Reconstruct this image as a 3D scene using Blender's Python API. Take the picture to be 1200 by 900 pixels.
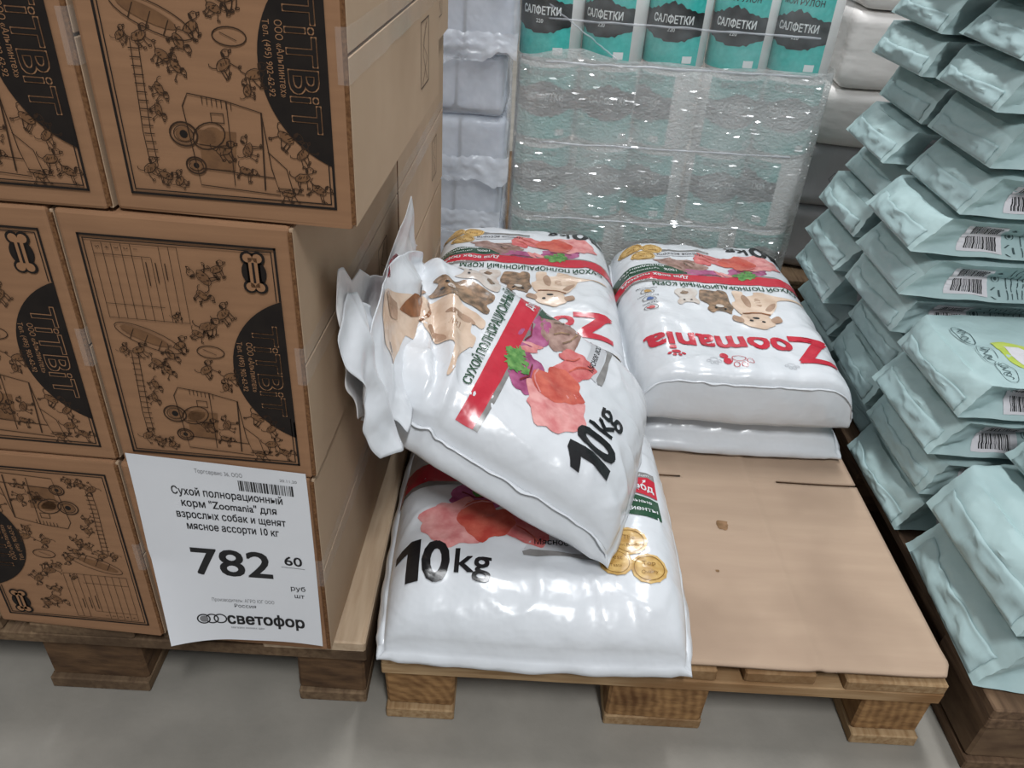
import bpy, bmesh, math, random
from mathutils import Vector, Matrix, noise
from mathutils.geometry import tessellate_polygon
for o in list(bpy.data.objects): bpy.data.objects.remove(o)
scene = bpy.context.scene
COL = scene.collection
R = math.radians

# ------------------------------------------------------------------ camera
def cam_axes(p, r, y):
    f = Vector((math.sin(y)*math.cos(p), math.cos(y)*math.cos(p), -math.sin(p)))
    rt = Vector((math.cos(y), -math.sin(y), 0)); up = rt.cross(f)
    return (math.cos(r)*rt + math.sin(r)*up, -math.sin(r)*rt + math.cos(r)*up, f)
cd = bpy.data.cameras.new('camera'); cam = bpy.data.objects.new('camera', cd); COL.objects.link(cam)
cr, cu, cf = cam_axes(0.585532, 0.071486, 0.018948)
m = Matrix((cr, cu, -cf)).transposed().to_4x4(); m.translation = Vector((0.141894, -0.701695, 1.070661))
cam.matrix_world = m
cd.sensor_fit = 'HORIZONTAL'; cd.sensor_width = 36; cd.lens = 923.93/1200*36
cd.clip_start = 0.02
scene.camera = cam

# ------------------------------------------------------------------ world, lamps, exposure
w = bpy.data.worlds.new('warehouse_air'); scene.world = w; w.use_nodes = True
bg = w.node_tree.nodes['Background']; bg.inputs[0].default_value = (0.95, 0.97, 1.0, 1); bg.inputs[1].default_value = 0.31
def area(name, loc, target, sx, sy, power, col=(0.96, 0.98, 1.0)):
    l = bpy.data.lights.new(name, 'AREA'); l.shape = 'RECTANGLE'; l.size = sx; l.size_y = sy; l.energy = power; l.color = col
    o = bpy.data.objects.new(name, l); COL.objects.link(o); o.location = loc
    o.rotation_euler = (Vector(target)-Vector(loc)).to_track_quat('-Z', 'Y').to_euler()
    return o
area('ceiling_or_fill_lamp', (0.75, 1.25, 4.2), (0.75, 1.25, 0), 0.25, 1.3, 68)
area('ceiling_or_fill_lamp', (0.75, 4.6, 4.2), (0.75, 4.6, 0), 0.25, 1.3, 92)
area('ceiling_or_fill_lamp', (-2.6, 2.4, 4.2), (-2.6, 2.4, 0), 0.25, 1.3, 60)
area('ceiling_or_fill_lamp', (0.75, -2.4, 4.2), (0.75, -2.4, 0), 0.25, 1.3, 150)  # unseen fill added behind the camera to brighten the front faces
vs = scene.view_settings; vs.view_transform = 'Standard'; vs.look = 'None'; vs.gamma = 1.0; vs.exposure = 0.0; vs.use_curve_mapping = False

# ------------------------------------------------------------------ materials
def lin(c):
    return tuple(((v/255)/12.92 if v/255 <= 0.04045 else ((v/255+0.055)/1.055)**2.4) for v in c[:3]) + (1,)
def nt(name):
    mt = bpy.data.materials.new(name); mt.use_nodes = True
    n = mt.node_tree; return mt, n, n.nodes['Principled BSDF']
def mat(name, c1, c2=None, rough=0.6, scale=20, stretch=(1, 1, 1), bump=0.0, bscale=None, bstretch=None, spec=0.5, detail=4, bdist=0.002, c3=None, s3=2.0, coat=0.0, coords='Object', metal=0.0, lohi=(0.35, 0.68)):
    """noise-mottled colour c1-c2 (optionally large stains of c3) with noise bump"""
    mt, n, b = nt(name); nd, lk = n.nodes, n.links
    tc = nd.new('ShaderNodeTexCoord'); mp = nd.new('ShaderNodeMapping'); mp.inputs['Scale'].default_value = stretch
    lk.new(tc.outputs[coords], mp.inputs[0])
    nz = nd.new('ShaderNodeTexNoise'); nz.inputs['Scale'].default_value = scale; nz.inputs['Detail'].default_value = detail
    lk.new(mp.outputs[0], nz.inputs[0])
    rp = nd.new('ShaderNodeValToRGB'); rp.color_ramp.elements[0].color = lin(c1); rp.color_ramp.elements[1].color = lin(c2 or c1)
    rp.color_ramp.elements[0].position, rp.color_ramp.elements[1].position = lohi
    lk.new(nz.outputs[0], rp.inputs[0]); out = rp.outputs[0]
    if c3:
        n3 = nd.new('ShaderNodeTexNoise'); n3.inputs['Scale'].default_value = s3; n3.inputs['Detail'].default_value = 3
        lk.new(tc.outputs[coords], n3.inputs[0])
        r3 = nd.new('ShaderNodeValToRGB'); r3.color_ramp.elements[0].position = 0.5; r3.color_ramp.elements[1].position = 0.72
        lk.new(n3.outputs[0], r3.inputs[0])
        mx = nd.new('ShaderNodeMix'); mx.data_type = 'RGBA'; lk.new(r3.outputs[0], mx.inputs[0]); lk.new(out, mx.inputs[6]); mx.inputs[7].default_value = lin(c3)
        out = mx.outputs[2]
    lk.new(out, b.inputs['Base Color'])
    b.inputs['Roughness'].default_value = rough; b.inputs['Specular IOR Level'].default_value = spec; b.inputs['Metallic'].default_value = metal
    if coat: b.inputs['Coat Weight'].default_value = coat; b.inputs['Coat Roughness'].default_value = 0.12
    if bump:
        m2 = nd.new('ShaderNodeMapping'); m2.inputs['Scale'].default_value = bstretch or stretch; lk.new(tc.outputs[coords], m2.inputs[0])
        nb = nd.new('ShaderNodeTexNoise'); nb.inputs['Scale'].default_value = bscale or scale; nb.inputs['Detail'].default_value = 3
        lk.new(m2.outputs[0], nb.inputs[0])
        bp = nd.new('ShaderNodeBump'); bp.inputs['Strength'].default_value = bump; bp.inputs['Distance'].default_value = bdist
        lk.new(nb.outputs[0], bp.inputs['Height']); lk.new(bp.outputs[0], b.inputs['Normal'])
    return mt
def film(name, opacity, col=(235, 240, 242), rough=0.2, bscale=60, bump=0.8, bstretch=(1, 1, 1), bdist=0.004, var=0.15, vscale=6):
    mt, n, b = nt(name); nd, lk = n.nodes, n.links
    b.inputs['Base Color'].default_value = lin(col); b.inputs['Roughness'].default_value = rough
    tc = nd.new('ShaderNodeTexCoord'); mp = nd.new('ShaderNodeMapping'); mp.inputs['Scale'].default_value = bstretch; lk.new(tc.outputs['Object'], mp.inputs[0])
    nb = nd.new('ShaderNodeTexNoise'); nb.inputs['Scale'].default_value = bscale; nb.inputs['Detail'].default_value = 2; lk.new(mp.outputs[0], nb.inputs[0])
    bp = nd.new('ShaderNodeBump'); bp.inputs['Strength'].default_value = bump; bp.inputs['Distance'].default_value = bdist
    lk.new(nb.outputs[0], bp.inputs['Height']); lk.new(bp.outputs[0], b.inputs['Normal'])
    nv = nd.new('ShaderNodeTexNoise'); nv.inputs['Scale'].default_value = vscale; nv.inputs['Detail'].default_value = 3; lk.new(mp.outputs[0], nv.inputs[0])
    mr = nd.new('ShaderNodeMapRange'); mr.inputs[1].default_value = 0.3; mr.inputs[2].default_value = 0.7; mr.inputs[3].default_value = max(0, opacity-var); mr.inputs[4].default_value = min(1, opacity+var)
    lk.new(nv.outputs[0], mr.inputs[0])
    tr = nd.new('ShaderNodeBsdfTransparent'); ms = nd.new('ShaderNodeMixShader')
    lk.new(mr.outputs[0], ms.inputs[0]); lk.new(tr.outputs[0], ms.inputs[1]); lk.new(b.outputs[0], ms.inputs[2])
    lk.new(ms.outputs[0], nd['Material Output'].inputs[0])
    return mt
M = {}
M['floor'] = mat('concrete', (132, 128, 120), (148, 143, 134), 0.75, 9, bump=0.25, bscale=90, c3=(122, 118, 109), s3=2.3, detail=8)
M['card'] = mat('corrugated_cardboard', (144, 108, 80), (154, 116, 86), 0.82, 6, stretch=(1, 1, 14), bump=0.10, bscale=9, bstretch=(1, 1, 22), spec=0.25, c3=(138, 103, 76), s3=4)
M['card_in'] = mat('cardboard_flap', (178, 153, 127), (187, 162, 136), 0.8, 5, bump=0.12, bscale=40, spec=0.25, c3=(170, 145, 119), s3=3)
M['card_edge'] = mat('cardboard_raw_edge', (96, 66, 44), (130, 94, 64), 0.9, 300, spec=0.1)
M['card_sheet'] = mat('cardboard_sheet', (168, 145, 125), (175, 152, 131), 0.85, 5, stretch=(1, 9, 1), bump=0.15, bscale=60, spec=0.2, c3=(156, 134, 115), s3=5)
M['stain'] = mat('stain', (118, 92, 66), (150, 118, 90), 0.9, 60, spec=0.1)
M['ink'] = mat('black_ink', (30, 25, 23), (38, 32, 28), 0.75, 40, spec=0.2)
M['ink_brown'] = mat('line_ink', (52, 38, 28), (62, 45, 33), 0.8, 40, spec=0.2)
M['ink_grey'] = mat('shade_ink', (108, 78, 55), (124, 90, 62), 0.8, 90, spec=0.2)
M['card_ink'] = mat('unprinted_lettering', (150, 112, 82), None, 0.82, spec=0.2)
M['wood_new'] = mat('pale_pine', (170, 143, 108), (136, 107, 74), 0.75, 9, stretch=(14, 1.2, 14), bump=0.4, spec=0.25, c3=(118, 86, 54), s3=3.5)
M['wood_new_x'] = mat('pale_pine_cross', (178, 150, 114), (144, 114, 80), 0.75, 9, stretch=(1.2, 14, 14), bump=0.4, spec=0.25, c3=(126, 92, 58), s3=4)
M['wood_block'] = mat('pine_end_grain', (154, 118, 78), (108, 78, 50), 0.8, 26, stretch=(1, 0.4, 3), bump=0.7, spec=0.2, c3=(84, 56, 34), s3=9, bdist=0.004)
def ring_wood(mt, c1, c2, scale=16):
    n = mt.node_tree; nd, lk = n.nodes, n.links; b = nd['Principled BSDF']; src = b.inputs['Base Color'].links[0].from_socket
    tc = nd.new('ShaderNodeTexCoord'); wv_ = nd.new('ShaderNodeTexWave'); wv_.wave_type = 'RINGS'; wv_.rings_direction = 'Y'; wv_.inputs['Scale'].default_value = scale; wv_.inputs['Distortion'].default_value = 3.5; wv_.inputs['Detail'].default_value = 3; wv_.inputs['Detail Scale'].default_value = 2.2
    lk.new(tc.outputs['Object'], wv_.inputs[0]); rp = nd.new('ShaderNodeValToRGB'); rp.color_ramp.elements[0].color = lin(c1); rp.color_ramp.elements[1].color = lin(c2); lk.new(wv_.outputs[0], rp.inputs[0])
    mx = nd.new('ShaderNodeMix'); mx.data_type = 'RGBA'; mx.inputs[0].default_value = 0.28; lk.new(src, mx.inputs[6]); lk.new(rp.outputs[0], mx.inputs[7]); lk.new(mx.outputs[2], b.inputs['Base Color'])
ring_wood(M['wood_block'], (96, 64, 36), (172, 134, 90), 22)
M['wood_old'] = mat('grey_old_wood', (128, 106, 82), (96, 76, 58), 0.85, 8, stretch=(14, 1.2, 14), bump=0.5, spec=0.2, c3=(74, 58, 44), s3=4)
M['wood_old_block'] = mat('old_block', (100, 76, 54), (70, 52, 38), 0.85, 20, stretch=(1, 1, 3), bump=0.8, spec=0.2, bdist=0.004)
M['wood_deck_pale'] = mat('pale_deck', (192, 170, 144), (176, 152, 126), 0.8, 8, stretch=(14, 1.2, 14), bump=0.25, spec=0.25)
M['wood_dark'] = mat('dark_worn_wood', (116, 92, 70), (82, 62, 46), 0.8, 8, stretch=(14, 1.2, 14), bump=0.5, spec=0.3, c3=(62, 46, 34), s3=4)
M['wood_dark_block'] = mat('dark_block', (110, 88, 66), (80, 60, 44), 0.8, 16, stretch=(1, 1, 3), bump=0.6, spec=0.3)
M['bag'] = mat('white_bag_film', (205, 209, 213), (212, 215, 219), 0.27, 3, bump=0.75, bscale=15, bdist=0.007, spec=0.5, coat=0.2)
M['bag_in'] = mat('bag_inner_film', (214, 212, 212), (222, 221, 221), 0.32, 4, bump=0.5, bscale=26, bdist=0.006)
def pm(name, c1, c2=None, scale=60, **k):
    kw = dict(rough=0.27, spec=0.5, bump=0.75, bscale=15, bdist=0.007, coat=0.2); kw.update(k)
    M[name] = mat('print_'+name, c1, c2 or c1, scale=scale, **kw)
pm('red', (184, 38, 56), (192, 42, 60)); pm('dgreen', (34, 74, 50)); pm('black', (24, 24, 26)); pm('grey', (120, 118, 116), (140, 138, 136))
pm('white', (216, 218, 220)); pm('pink', (200, 118, 118), (224, 164, 160), 48, detail=8); pm('meat', (178, 70, 60), (206, 108, 90), 42, detail=8); pm('pink2', (188, 86, 88), (216, 132, 128), 46, detail=8)
pm('magenta', (138, 56, 98), (184, 104, 146), 40, detail=8); pm('brown', (132, 100, 90), (178, 148, 138), 48, detail=6); pm('parsley', (62, 118, 54), (116, 160, 90), 90)
pm('gold', (176, 136, 70), (212, 178, 112), 70, rough=0.3); pm('gold_dark', (136, 100, 44)); pm('dog', (198, 172, 150), (218, 196, 176), 30); pm('dog_dark', (150, 120, 98), (176, 146, 124), 40)
pm('tabby', (92, 76, 62), (168, 136, 108), 70, detail=6); pm('cat', (206, 200, 194), (186, 170, 158), 40); pm('rust', (150, 96, 60), (116, 74, 46), 60); pm('maroon', (96, 22, 34), (124, 30, 44), 30); pm('blue', (70, 96, 150)); pm('palegrey', (190, 192, 196))
M['paper'] = mat('office_paper', (214, 216, 220), (220, 222, 226), 0.7, 4, spec=0.3, bump=0.12, bscale=14, bdist=0.004)
M['toner'] = mat('toner', (28, 28, 30), None, 0.6)
M['toner_grey'] = mat('faint_toner', (120, 120, 122), None, 0.6)
M['tape'] = film('clear_tape', 0.11, (238, 236, 232), 0.12, 30, 0.35, var=0.08)
M['teal'] = mat('pale_teal_paper', (160, 184, 184), (168, 191, 191), 0.60, 5, bump=0.85, bscale=13, bdist=0.010, spec=0.35, c3=(152, 176, 177), s3=8)
M['teal_dk'] = mat('teal_paper_fold', (155, 179, 180), (163, 186, 187), 0.62, 5, bump=0.3, bscale=30, spec=0.35)
M['label'] = mat('label_paper', (206, 204, 208), None, 0.6, bump=0.2, bscale=20)
M['teal_ink'] = mat('grey_green_ink', (58, 78, 80), None, 0.7)
M['lime'] = mat('lime_print', (168, 188, 74), (186, 200, 96), 0.6, 30)
M['tissue'] = mat('white_roll_film', (222, 222, 220), (228, 228, 226), 0.3, 12, bump=0.4, bscale=30, bdist=0.003)
M['turq'] = mat('turquoise_label', (56, 184, 176), (74, 198, 190), 0.35, 90)
M['turq_ink'] = mat('black_brush', (22, 28, 30), None, 0.35)
M['turq_white'] = mat('white_lettering', (232, 238, 238), None, 0.4)
M['wrap'] = film('stretch_film_thick', 0.50, (238, 243, 243), 0.07, 170, 0.9, bstretch=(0.85, 1, 1.1), bdist=0.005, var=0.16, vscale=5)
def facets(mt, scale, stretch, tilt, amount):
    """crinkled glossy facets: every cell of the film is tilted its own way"""
    n = mt.node_tree; nd, lk = n.nodes, n.links; out = nd['Material Output']; src = out.inputs[0].links[0].from_socket
    tc = nd.new('ShaderNodeTexCoord'); mp = nd.new('ShaderNodeMapping'); mp.inputs['Scale'].default_value = stretch; mp.inputs['Rotation'].default_value = (0, R(28), 0); lk.new(tc.outputs['Object'], mp.inputs[0])
    vo = nd.new('ShaderNodeTexVoronoi'); vo.inputs['Scale'].default_value = scale; lk.new(mp.outputs[0], vo.inputs['Vector'])
    sb = nd.new('ShaderNodeVectorMath'); sb.operation = 'SUBTRACT'; sb.inputs[1].default_value = (.5, .5, .5); lk.new(vo.outputs['Color'], sb.inputs[0])
    sc_ = nd.new('ShaderNodeVectorMath'); sc_.operation = 'SCALE'; sc_.inputs['Scale'].default_value = tilt; lk.new(sb.outputs[0], sc_.inputs[0])
    ge = nd.new('ShaderNodeNewGeometry'); ad = nd.new('ShaderNodeVectorMath'); ad.operation = 'ADD'; lk.new(ge.outputs['Normal'], ad.inputs[0]); lk.new(sc_.outputs[0], ad.inputs[1])
    nm = nd.new('ShaderNodeVectorMath'); nm.operation = 'NORMALIZE'; lk.new(ad.outputs[0], nm.inputs[0])
    gl = nd.new('ShaderNodeBsdfGlossy'); gl.inputs['Roughness'].default_value = 0.16; lk.new(nm.outputs[0], gl.inputs['Normal'])
    mx = nd.new('ShaderNodeMixShader'); mx.inputs[0].default_value = amount; lk.new(src, mx.inputs[1]); lk.new(gl.outputs[0], mx.inputs[2]); lk.new(mx.outputs[0], out.inputs[0])
facets(M['wrap'], 200, (0.32, 1, 1.5), 1.7, 0.12)
M['wrap_clear'] = film('stretch_film_thin', 0.10, (236, 242, 244), 0.10, 24, 0.9, bstretch=(1, 1, 1), bdist=0.008, var=0.10, vscale=9)
M['poly'] = film('pack_polythene', 0.42, (226, 232, 240), 0.25, 26, 0.8, bdist=0.006, var=0.2, vscale=8)
M['brick'] = mat('wrapped_tissue', (196, 206, 220), (206, 214, 226), 0.45, 9, bump=0.4, bscale=24, bdist=0.004)
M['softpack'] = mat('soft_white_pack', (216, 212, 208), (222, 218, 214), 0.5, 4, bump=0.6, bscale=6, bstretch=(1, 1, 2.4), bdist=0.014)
M['softpack_shaded'] = mat('soft_shaded_pack', (168, 164, 166), (184, 180, 181), 0.5, 5, bump=0.7, bscale=7, bstretch=(2.2, 2.2, 0.6), bdist=0.014)  # white pack film, the shade on the lower packs put into its colour

# ------------------------------------------------------------------ helpers
def tag(o, label=None, cat=None, group=None, kind=None):
    if label: o['label'] = label
    if cat: o['category'] = cat
    if group: o['group'] = group
    if kind: o['kind'] = kind
    return o
def empty(name, loc=(0, 0, 0), rz=0.0, label=None, cat=None, group=None):
    o = bpy.data.objects.new(name, None); COL.objects.link(o); o.location = loc; o.rotation_euler = (0, 0, rz); o.empty_display_size = 0.05
    return tag(o, label, cat, group)
def obj(name, me, parent=None, material=None):
    if material is not None:
        me.materials.clear(); me.materials.append(M[material] if isinstance(material, str) else material)
    o = bpy.data.objects.new(name, me); COL.objects.link(o)
    if parent: o.parent = parent
    if name in FLAT: o['kind'] = 'stuff'       # printed marks too small to pick apart
    return o
FLAT = {'panel_print', 'inner_lettering', 'line_drawing', 'shading_print', 'outline_lettering', 'handling_mark', 'lettering', 'small_lettering', 'weight_lettering', 'meat_picture', 'flavour_lettering', 'spoon_picture', 'medal_picture',
        'ribbon_print', 'ribbon_lettering', 'feed_lettering', 'animal_picture', 'icon_print', 'brand_lettering', 'paw_print', 'barcode', 'small_print', 'brush_print', 'script_print', 'stain'}
def mesh(name, verts, faces, smooth=False):
    me = bpy.data.meshes.new(name); me.from_pydata([tuple(v) for v in verts], [], [tuple(f) for f in faces]); me.update()
    if smooth: me.polygons.foreach_set('use_smooth', [True]*len(me.polygons))
    return me
def bm_mesh(name, bm, smooth=False):
    me = bpy.data.meshes.new(name); bm.to_mesh(me); bm.free()
    if smooth: me.polygons.foreach_set('use_smooth', [True]*len(me.polygons))
    return me
def box_mesh(name, x0, x1, y0, y1, z0, z1, bevel=0.003, seg=2, jit=0.0, rnd=None):
    bm = bmesh.new(); bmesh.ops.create_cube(bm, size=1)
    for v in bm.verts:
        v.co = Vector(((x0+x1)/2+v.co.x*(x1-x0), (y0+y1)/2+v.co.y*(y1-y0), (z0+z1)/2+v.co.z*(z1-z0)))
        if jit and rnd: v.co += Vector([rnd.uniform(-jit, jit) for _ in range(3)])
    if bevel: bmesh.ops.bevel(bm, geom=list(bm.edges), offset=bevel, segments=seg, affect='EDGES', profile=0.5)
    return bm_mesh(name, bm)
def copy_tree(o, parent=None):
    c = o.copy(); COL.objects.link(c); c.parent = parent
    for ch in list(o.children): copy_tree(ch, c)
    return c
def nz(x, y, z=0.0): return noise.noise(Vector((x, y, z)))
def sheet_mesh(name, f, nu, nv, thick=0.0, skip=None):
    """grid sheet f(u,v); thick offsets a second side along the normal"""
    P = [[Vector(f(i/nu, j/nv)) for i in range(nu+1)] for j in range(nv+1)]
    vs_ = [p for row in P for p in row]; fs = []
    for j in range(nv):
        for i in range(nu):
            if skip and skip((i+.5)/nu, (j+.5)/nv): continue
            a = j*(nu+1)+i; fs.append((a, a+1, a+nu+2, a+nu+1))
    me = mesh(name, vs_, fs, True)
    if thick:
        bm = bmesh.new(); bm.from_mesh(me); bmesh.ops.recalc_face_normals(bm, faces=bm.faces)
        bmesh.ops.solidify(bm, geom=list(bm.faces), thickness=thick); loose = [v for v in bm.verts if not v.link_faces]
        bmesh.ops.delete(bm, geom=loose, context='VERTS'); bm.to_mesh(me); bm.free()
        me.polygons.foreach_set('use_smooth', [True]*len(me.polygons))
    return me

# ---- flat print: 2D shapes that are laid on a surface map(x, y, lift)
_tx = {}
def fill_contours(P, E_):
    """fill letter outlines that may overlap: every outer contour with its own holes"""
    nb = {}
    for a, b in E_: nb.setdefault(a, []).append(b); nb.setdefault(b, []).append(a)
    seen, loops = set(), []
    for s0 in nb:
        if s0 in seen: continue
        lp = [s0]; seen.add(s0); cur = s0
        while True:
            nx_ = [k for k in nb[cur] if k not in seen]
            if not nx_: break
            cur = nx_[0]; seen.add(cur); lp.append(cur)
        if len(lp) > 2: loops.append(lp if lp[1] == min(lp)+1 or lp[0]+1 == lp[1] else lp[:1]+lp[:0:-1])
    if not loops: return [], []
    def area_(lp): return sum(P[lp[i-1]][0]*P[lp[i]][1]-P[lp[i]][0]*P[lp[i-1]][1] for i in range(len(lp)))/2
    def inside(p, lp):
        r_ = False
        for i in range(len(lp)):
            (x1, y1), (x2, y2) = P[lp[i-1]], P[lp[i]]
            if (y1 > p[1]) != (y2 > p[1]) and p[0] < (x2-x1)*(p[1]-y1)/(y2-y1)+x1: r_ = not r_
        return r_
    ar = [area_(l) for l in loops]; holes = {}
    for i in sorted(range(len(loops)), key=lambda q: -abs(ar[q])):      # a hole turns against the contour around it
        c_ = [o for o in holes if inside(P[loops[i][0]], loops[o]) and ar[o]*ar[i] < 0 and abs(ar[o]) > abs(ar[i])]
        if c_: holes[min(c_, key=lambda o: abs(ar[o]))].append(i)
        else: holes[i] = []
    outs = list(holes)
    V, F = [], []
    for o in outs:
        ls = [loops[o]]+[loops[h] for h in holes[o]]; flat = [k for l in ls for k in l]; b = len(V); V += [P[k] for k in flat]
        F += [tuple(b+q for q in t) for t in tessellate_polygon([[Vector((P[k][0], P[k][1], 0)) for k in l] for l in ls])]
    return V, F
def text2d(s, size=0.02, bold=0.0, align='LEFT', width=None):
    key = (s, size, bold, align, width)
    if key in _tx: return _tx[key]
    c = bpy.data.curves.new('lettering', 'FONT'); c.body = s; c.size = size; c.align_x = align; c.offset = min(bold, 0)*size; c.resolution_u = 3
    c.fill_mode = 'NONE'
    o = bpy.data.objects.new('lettering', c); COL.objects.link(o)
    me = bpy.data.meshes.new_from_object(o.evaluated_get(bpy.context.evaluated_depsgraph_get()))
    V, F = fill_contours([(v.co.x, v.co.y) for v in me.vertices], [tuple(e.vertices) for e in me.edges])
    bpy.data.objects.remove(o); bpy.data.curves.remove(c); bpy.data.meshes.remove(me)
    if width and V:
        x0 = min(v[0] for v in V); x1 = max(v[0] for v in V); k = width/(x1-x0)
        V = [(x0+(v[0]-x0)*k, v[1]) if align == 'LEFT' else (v[0]*k, v[1]) for v in V]
    if bold > 0 and V:
        d = bold*size; n0 = len(V); V0, F0 = list(V), list(F)
        for dx, dy in ((d*.8, d*.8), (-d*.8, d*.8), (d*.8, -d*.8), (-d*.8, -d*.8)):
            b = len(V); V += [(x+dx, y+dy) for x, y in V0]; F += [tuple(b+i for i in f) for f in F0]
    _tx[key] = (V, F); return V, F
class Print:
    """one colour of flat print"""
    def __init__(s): s.V = []; s.F = []
    def add(s, V, F, loc=(0, 0), rot=0.0, sc=1.0):
        b = len(s.V); c, q = math.cos(rot)*sc, math.sin(rot)*sc
        s.V += [(loc[0]+c*x-q*y, loc[1]+q*x+c*y) for x, y in V]; s.F += [tuple(b+i for i in f) for f in F]; return s
    def text(s, t, loc, size, bold=0.0, align='LEFT', rot=0.0, width=None):
        return s.add(*text2d(t, size, bold, align, width), loc=loc, rot=rot)
    def poly(s, pts, loc=(0, 0), rot=0.0, sc=1.0):
        tri = tessellate_polygon([[Vector((x, y, 0)) for x, y in pts]])
        return s.add(pts, tri, loc, rot, sc)
    def rect(s, x0, y0, x1, y1): return s.add([(x0, y0), (x1, y0), (x1, y1), (x0, y1)], [(0, 1, 2, 3)])
    def disc(s, cx, cy, rx, ry=None, n=20, rot=0.0):
        ry = ry or rx
        return s.add([(rx*math.cos(2*math.pi*i/n), ry*math.sin(2*math.pi*i/n)) for i in range(n)], [tuple(range(n))], (cx, cy), rot)
    def stroke(s, pts, wd, closed=False):
        n = len(pts); L = []; 
        for i in range(n):
            a = pts[(i-1) % n] if (closed or i) else pts[0]; b = pts[(i+1) % n] if (closed or i < n-1) else pts[-1]
            dx, dy = b[0]-a[0], b[1]-a[1]; d = math.hypot(dx, dy) or 1
            L += [(pts[i][0]-dy/d*wd/2, pts[i][1]+dx/d*wd/2), (pts[i][0]+dy/d*wd/2, pts[i][1]-dx/d*wd/2)]
        F = [(2*i, 2*i+1, 2*i+3, 2*i+2) for i in range(n-1)]
        if closed: F.append((2*n-2, 2*n-1, 1, 0))
        return s.add(L, F)
    def ring(s, cx, cy, rx, ry, wd, n=20, rot=0.0):
        c, q = math.cos(rot), math.sin(rot)
        pts = [(cx+c*rx*math.cos(2*math.pi*i/n)-q*ry*math.sin(2*math.pi*i/n), cy+q*rx*math.cos(2*math.pi*i/n)+c*ry*math.sin(2*math.pi*i/n)) for i in range(n)]
        return s.stroke(pts, wd, True)
    def cut(s, step):
        bm = bmesh.new(); vv = [bm.verts.new((x, y, 0)) for x, y in s.V]
        for f in s.F:
            try: bm.faces.new([vv[i] for i in f])
            except ValueError: pass
        xs = [v[0] for v in s.V]; ys = [v[1] for v in s.V]
        for ax, lo, hi in ((0, min(xs), max(xs)), (1, min(ys), max(ys))):
            k = math.floor(lo/step)+1
            while k*step < hi:
                co = [0, 0, 0]; co[ax] = k*step; no = [0, 0, 0]; no[ax] = 1
                bmesh.ops.bisect_plane(bm, geom=list(bm.verts)+list(bm.edges)+list(bm.faces), plane_co=co, plane_no=no, dist=1e-7); k += 1
        bmesh.ops.triangulate(bm, faces=[f for f in bm.faces if len(f.verts) > 4])
        bm.verts.index_update(); V = [(v.co.x, v.co.y) for v in bm.verts]; F = [tuple(v.index for v in f.verts) for f in bm.faces]; bm.free()
        return V, F
    def mesh(s, name, fmap, lift, step=None, smooth=False):
        V, F = (s.cut(step) if step else (s.V, s.F))
        return mesh(name, [fmap(x, y, lift) for x, y in V], F, smooth)
def blob(n, r, seed, amp=0.25, ry=None, freq=1.6):
    out = []
    for i in range(n):
        a = 2*math.pi*i/n; k = 1+amp*nz(math.cos(a)*freq+seed*7.1, math.sin(a)*freq, seed)*2
        out.append((r*k*math.cos(a), (ry or r)*k*math.sin(a)))
    return out
ORD = ['first', 'second', 'third', 'fourth', 'fifth', 'sixth', 'seventh', 'eighth', 'ninth', 'tenth', 'eleventh', 'twelfth', 'thirteenth']
# ================================================================== SETTING
bm = bmesh.new(); bmesh.ops.create_grid(bm, x_segments=8, y_segments=8, size=7)
fl = obj('floor', bm_mesh('floor', bm), None, 'floor'); fl.location = (0, 3, 0); tag(fl, 'grey concrete warehouse floor', kind='structure')

wb = obj('wall_back', box_mesh('wall_back', -7, 7, 9.9, 10, 0, 5.5, 0), None, 'floor'); tag(wb, 'plain grey far wall of the warehouse', kind='structure')

# ================================================================== PALLETS
def pallet(loc, label, deck, cross, block, seed, rz=0.0, decks=None, low=1.0):
    rnd = random.Random(seed); p = empty('wooden_pallet', loc, rz, label, 'pallet', 'euro pallets on the floor'); p.scale.z = low
    xs = [(0, .145), (.1865, .2865), (.3275, .4725), (.5135, .6135), (.655, .8)]
    for i, (a, b) in enumerate(xs):
        obj('deck_board', box_mesh('deck_board', a, b, rnd.uniform(-.003, .004), 1.2+rnd.uniform(-.004, .004), .122, .144-rnd.uniform(0, .0015), .0025, 1, .0012, rnd), p, (decks or {}).get(i, deck))
    for a in (0, .5275, 1.055):
        obj('cross_board', box_mesh('cross_board', 0.0, .8, a, a+.145, .1, .1218, .002, 1, .001, rnd), p, cross)
    for j, a in enumerate((0.006, .5275, 1.049)):
        for (x0, x1) in ((0.004, .104), (.3275, .4725), (.696, .796)):
            obj('block', box_mesh('block', x0, x1, a, a+.145, .022, .0998, .004, 1, .002, rnd), p, block)
    for (x0, x1) in ((0.004, .104), (.3275, .4725), (.696, .796)):
        obj('bottom_board', box_mesh('bottom_board', x0-.0, x1, 0.0+rnd.uniform(-.006, .006), 1.2, 0.0005, .0218, .002, 1, .0004, rnd), p, deck)
    return p
pallet((0.0, 0.0, 0), 'pale pine pallet under the cardboard sheet and white dog food bags', 'wood_new', 'wood_new_x', 'wood_block', 3)
pallet((-0.825, 0.02, 0), 'grey old pallet carrying the stacked printed cardboard boxes', 'wood_old', 'wood_old', 'wood_old_block', 5, R(-0.2), {4: 'wood_deck_pale'})
pallet((0.848, -0.035, 0), 'dark worn pallet under the pale teal paper bags', 'wood_dark', 'wood_dark', 'wood_dark_block', 7)
for x, y, lb in ((.125, 1.285, 'pallet hidden beneath the film wrapped turquoise rolls'), (-.70, 1.30, 'pallet hidden beneath the bluish tissue packs behind the boxes'), (.945, 1.42, 'pallet hidden beneath the shaded soft packs in the back corner')):
    pallet((x, y, -0.0), lb, 'wood_old', 'wood_old', 'wood_old_block', int(x*100)+90, low=.62)

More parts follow.
